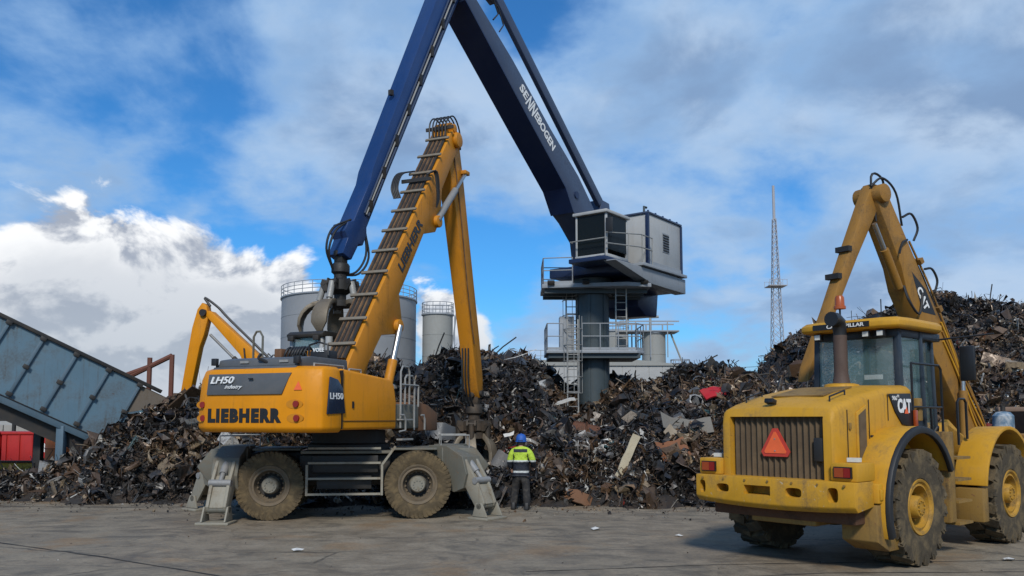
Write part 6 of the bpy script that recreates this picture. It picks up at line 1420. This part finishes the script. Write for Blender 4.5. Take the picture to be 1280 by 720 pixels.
mb = MB(); mb.lathe([(.128, 1.655), (.130, 1.70), (.122, 1.76), (.098, 1.81), (.06, 1.838), (0, 1.845)], (0, .03, 0), n=28); mb.lathe([(.126, 1.652), (.150, 1.648), (.150, 1.662), (.128, 1.668)], (0, .04, 0), n=28); mb.tube([(0, -.09, 1.69), (0, -.075, 1.78), (0, -.02, 1.838), (0, .06, 1.846), (0, .13, 1.79)], .014, 6); mb.build('helmet', hel, pr)
mb = MB(); mb.b2(-.06, .06, -.108, -.09, 1.668, 1.685); mb.build('helmet_strap', M['pblack'], pr)
hair = plain('hair', (0.03, 0.02, 0.014), .8)
MB().lathe([(.075, 1.55), (.10, 1.60), (.106, 1.66)], (0, .03, 0), n=20, a0=math.pi * 1.05, a1=math.pi * 1.95).build('hair', hair, pr)
for s_ in (-1, 1):
    mb = MB(); mb.lathe([(0, -.012), (.03, -.010), (.034, .006), (.02, .012), (0, .008)], (s_ * .105, .035, 1.645), 'x', 12); mb.build('ear', skin, pr)
mb = MB(); mb.prism([(.115, 1.66), (.150, 1.615), (.118, 1.605)], 'x', -.016, .016); mb.build('nose', skin, pr, bevel=.006)
mb = MB(); mb.box((0, .118, 1.57), (.05, .012, .012)); mb.build('mouth', plain('lips', (0.35, 0.13, 0.10), .6), pr, bevel=.004)
for s_ in (-1, 1):
    mb = MB(); mb.lathe([(0, -.012), (.009, -.008), (.012, 0), (.009, .008), (0, .012)], (s_ * .034, .112, 1.645), 'z', 10); mb.build('eye', M['white'], pr)

# ================================================================== SINGLE SCRAP ITEMS
wood = paint('pale_board', (0.60, 0.52, 0.37), .75, dirt=(.32, .25, .16), amt=.35, scale=4, streak=.4)
def at_heap(x, y, dz=0.0): return (x, y, float(heap_h(x, y)) + dz)
def board(name, label, cat, mat, p, size, rot, bend=0.0, n=8):
    """a plank, sheet or strip with real thickness, optionally curled"""
    mb = MB(); L, w, t = size; vs = []
    for i in range(n + 1):
        u = -L / 2 + L * i / n; z_ = bend * (u / L * 2) ** 2 + .012 * math.sin(i * 2.1)
        ww = w * (1 + .06 * math.sin(i * 1.7 + L))
        vs += [(u, -ww / 2, z_), (u, ww / 2, z_), (u, ww / 2, z_ + t), (u, -ww / 2, z_ + t)]
    mb.add(vs, [(i * 4 + j, i * 4 + (j + 1) % 4, (i + 1) * 4 + (j + 1) % 4, (i + 1) * 4 + j) for i in range(n) for j in range(4)] + [(3, 2, 1, 0), tuple(n * 4 + j for j in range(4))])
    o = mb.build(name, mat); o.location = p; o.rotation_euler = tuple(R(a) for a in rot); return tag(o, label, cat)
wht = paint('dirty_white', (0.58, 0.57, 0.54), .5, dirt=(.25, .22, .18), amt=.4, scale=5)
board('wooden_board', 'long pale wooden board leaning upright on the heap right of the worker', 'board', wood, (2.98, 22.05, 1.15), (1.40, .22, .04), (-62, -66, -8))
board('bent_strip', 'curled white plastic strip on the heap by the worker helmet', 'strip', wht, (.10, 26.5, 1.78), (.72, .12, .02), (60, -25, 0), .12)
board('white_tube', 'white flattened pipe lying below the tower ladder', 'pipe', wht, (1.75, 31.2, 2.75), (1.25, .16, .10), (10, -24, 0), -.10)
board('red_panel', 'crumpled red car panel lying high on the heap left of the loader', 'panel', paint('scrap_red', (.42, .015, .02), .4, amt=.25), at_heap(6.6, 27.1, .22), (.95, .5, .05), (35, -4, 15), -.12)
board('rust_sheet', 'flat rusty brown sheet lying at the foot of the heap', 'sheet', M['brown'], (1.62, 21.75, .24), (.85, .4, .03), (40, 14, -12), -.12)
board('grey_sheet', 'large curved dull grey beige sheet on the heap left of the loader', 'sheet', paint('grey_beige', (.17, .155, .13), .6), at_heap(4.95, 24.2, .15), (1.5, .55, .03), (50, 5, 8), .22)
board('rust_sheet', 'rust orange torn sheet on the heap left of the loader bumper', 'sheet', paint('rust_orange', (.20, .075, .03), .7), at_heap(4.35, 23.0, .12), (.85, .6, .03), (55, -10, 15), .12)
board('light_sheet', 'pale crumpled panel above the wooden board on the heap', 'panel', paint('pale_tan', (.30, .24, .17), .6), at_heap(4.55, 23.6, .2), (.6, .4, .03), (40, 30, -20), .1)
board('car_bonnet', 'shiny grey crushed car bonnet lying between handler and grapple', 'car bonnet', paint('silver_grey', (.09, .095, .10), .4, metal=.2, amt=.3, bump=0), (-2.25, 27.6, 1.78), (1.1, .6, .04), (70, 14, 12), -.2)
board('black_oval', 'dark bent oval car shell piece beside the worker', 'shell', paint('shell_dark', (.045, .045, .048), .4, bump=0), (-.12, 23.4, .95), (.85, .5, .05), (70, 35, 10), -.14)
# dark steel frame left of the loader cab, upright on the heap
t = thing('scrap_rack', 'black steel rack standing on the heap left of the loader cab', 'rack', at_heap(13.0, 41.5, -.2))
for a, c_ in (((-.8, 0, 0), (-.7, 0, 1.9)), ((.5, 0, 0), (.35, 0, 1.7)), ((-1.1, 0, 1.85), (.75, 0, 1.95)), ((-.75, 0, .7), (.45, 0, .75)), ((-.7, 0, 1.9), (-.2, .0, .7))):
    mb = MB(); mb.bar(a, c_, .09, .09); mb.build('bar', M['dark'], t)
board('beige_panel', 'curved beige panel standing on the heap just left of the loader cab', 'panel', paint('beige', (.24, .21, .17), .6), at_heap(13.3, 40.5, .6), (1.5, .6, .04), (75, 55, -10), -.25)
# steel wire bits poking out of the heaps
for x_, y_, a, L, lab in ((-.9, 33.5, 40, 1.4, 'thin bent rod on the crest right of the yellow stick'), (-3.0, 32.0, 70, 1.2, 'thin bent rod on the crest left of the yellow stick'), (6.8, 33, 30, 1.5, 'thin bent rod on the crest right of the tower'), (20.5, 43, 65, 1.3, 'thin bent rod on the tall heap nearest the worn boom'), (25.2, 44, 80, 1.2, 'thin bent rod on top of the tall heap at the far right'),
                      (-11.0, 26.5, 20, 1.3, 'thin bent rod on the left heap below the pipe frame'), (7.0, 27.6, 12, 1.5, 'long rod lying flat on the heap beside the red panel'), (13.5, 40, 50, 1.4, 'thin bent rod on the slope left of the loader cab')):
    p = at_heap(x_, y_, .1); e = V(math.cos(R(a)), 0, math.sin(R(a)))
    o = MB().tube([(0, 0, 0), tuple(e * L * .5 + V(0, 0, .06)), tuple(e * L)], .03, 6).build('bent_rod', M['dark']); o.location = p
    tag(o, lab, 'rod', 'rods sticking out of the heaps')
# litter on the yard
for x_, y_, s_, lab in ((1.66, 17.0, .12, 'crumpled white paper on the yard right of the worker'), (3.15, 16.1, .08, 'small white scrap lying left of the loader bumper'), (7.75, 13.35, .10, 'white and red can lying between the loader wheels'), (-3.6, 14.3, .10, 'flat pale rag on the open concrete at left')):
    mb = MB(); n_ = 9; r_ = random.Random(int(x_ * 100)); vs = [(0, 0, s_ * .55)] + [(s_ * (.7 + r_.random() * .6) * math.cos(a), s_ * (.5 + r_.random() * .6) * math.sin(a), .01 + r_.random() * s_ * .3) for a in np.linspace(0, 6.28, n_ + 1)[:-1]] + [(0, 0, .004)]
    mb.add(vs, [(0, 1 + i, 1 + (i + 1) % n_) for i in range(n_)] + [(n_ + 1, 1 + (i + 1) % n_, 1 + i) for i in range(n_)]); o = mb.build('litter', wht, smooth=False); o.location = (x_, y_, 0.002); tag(o, lab, 'litter')
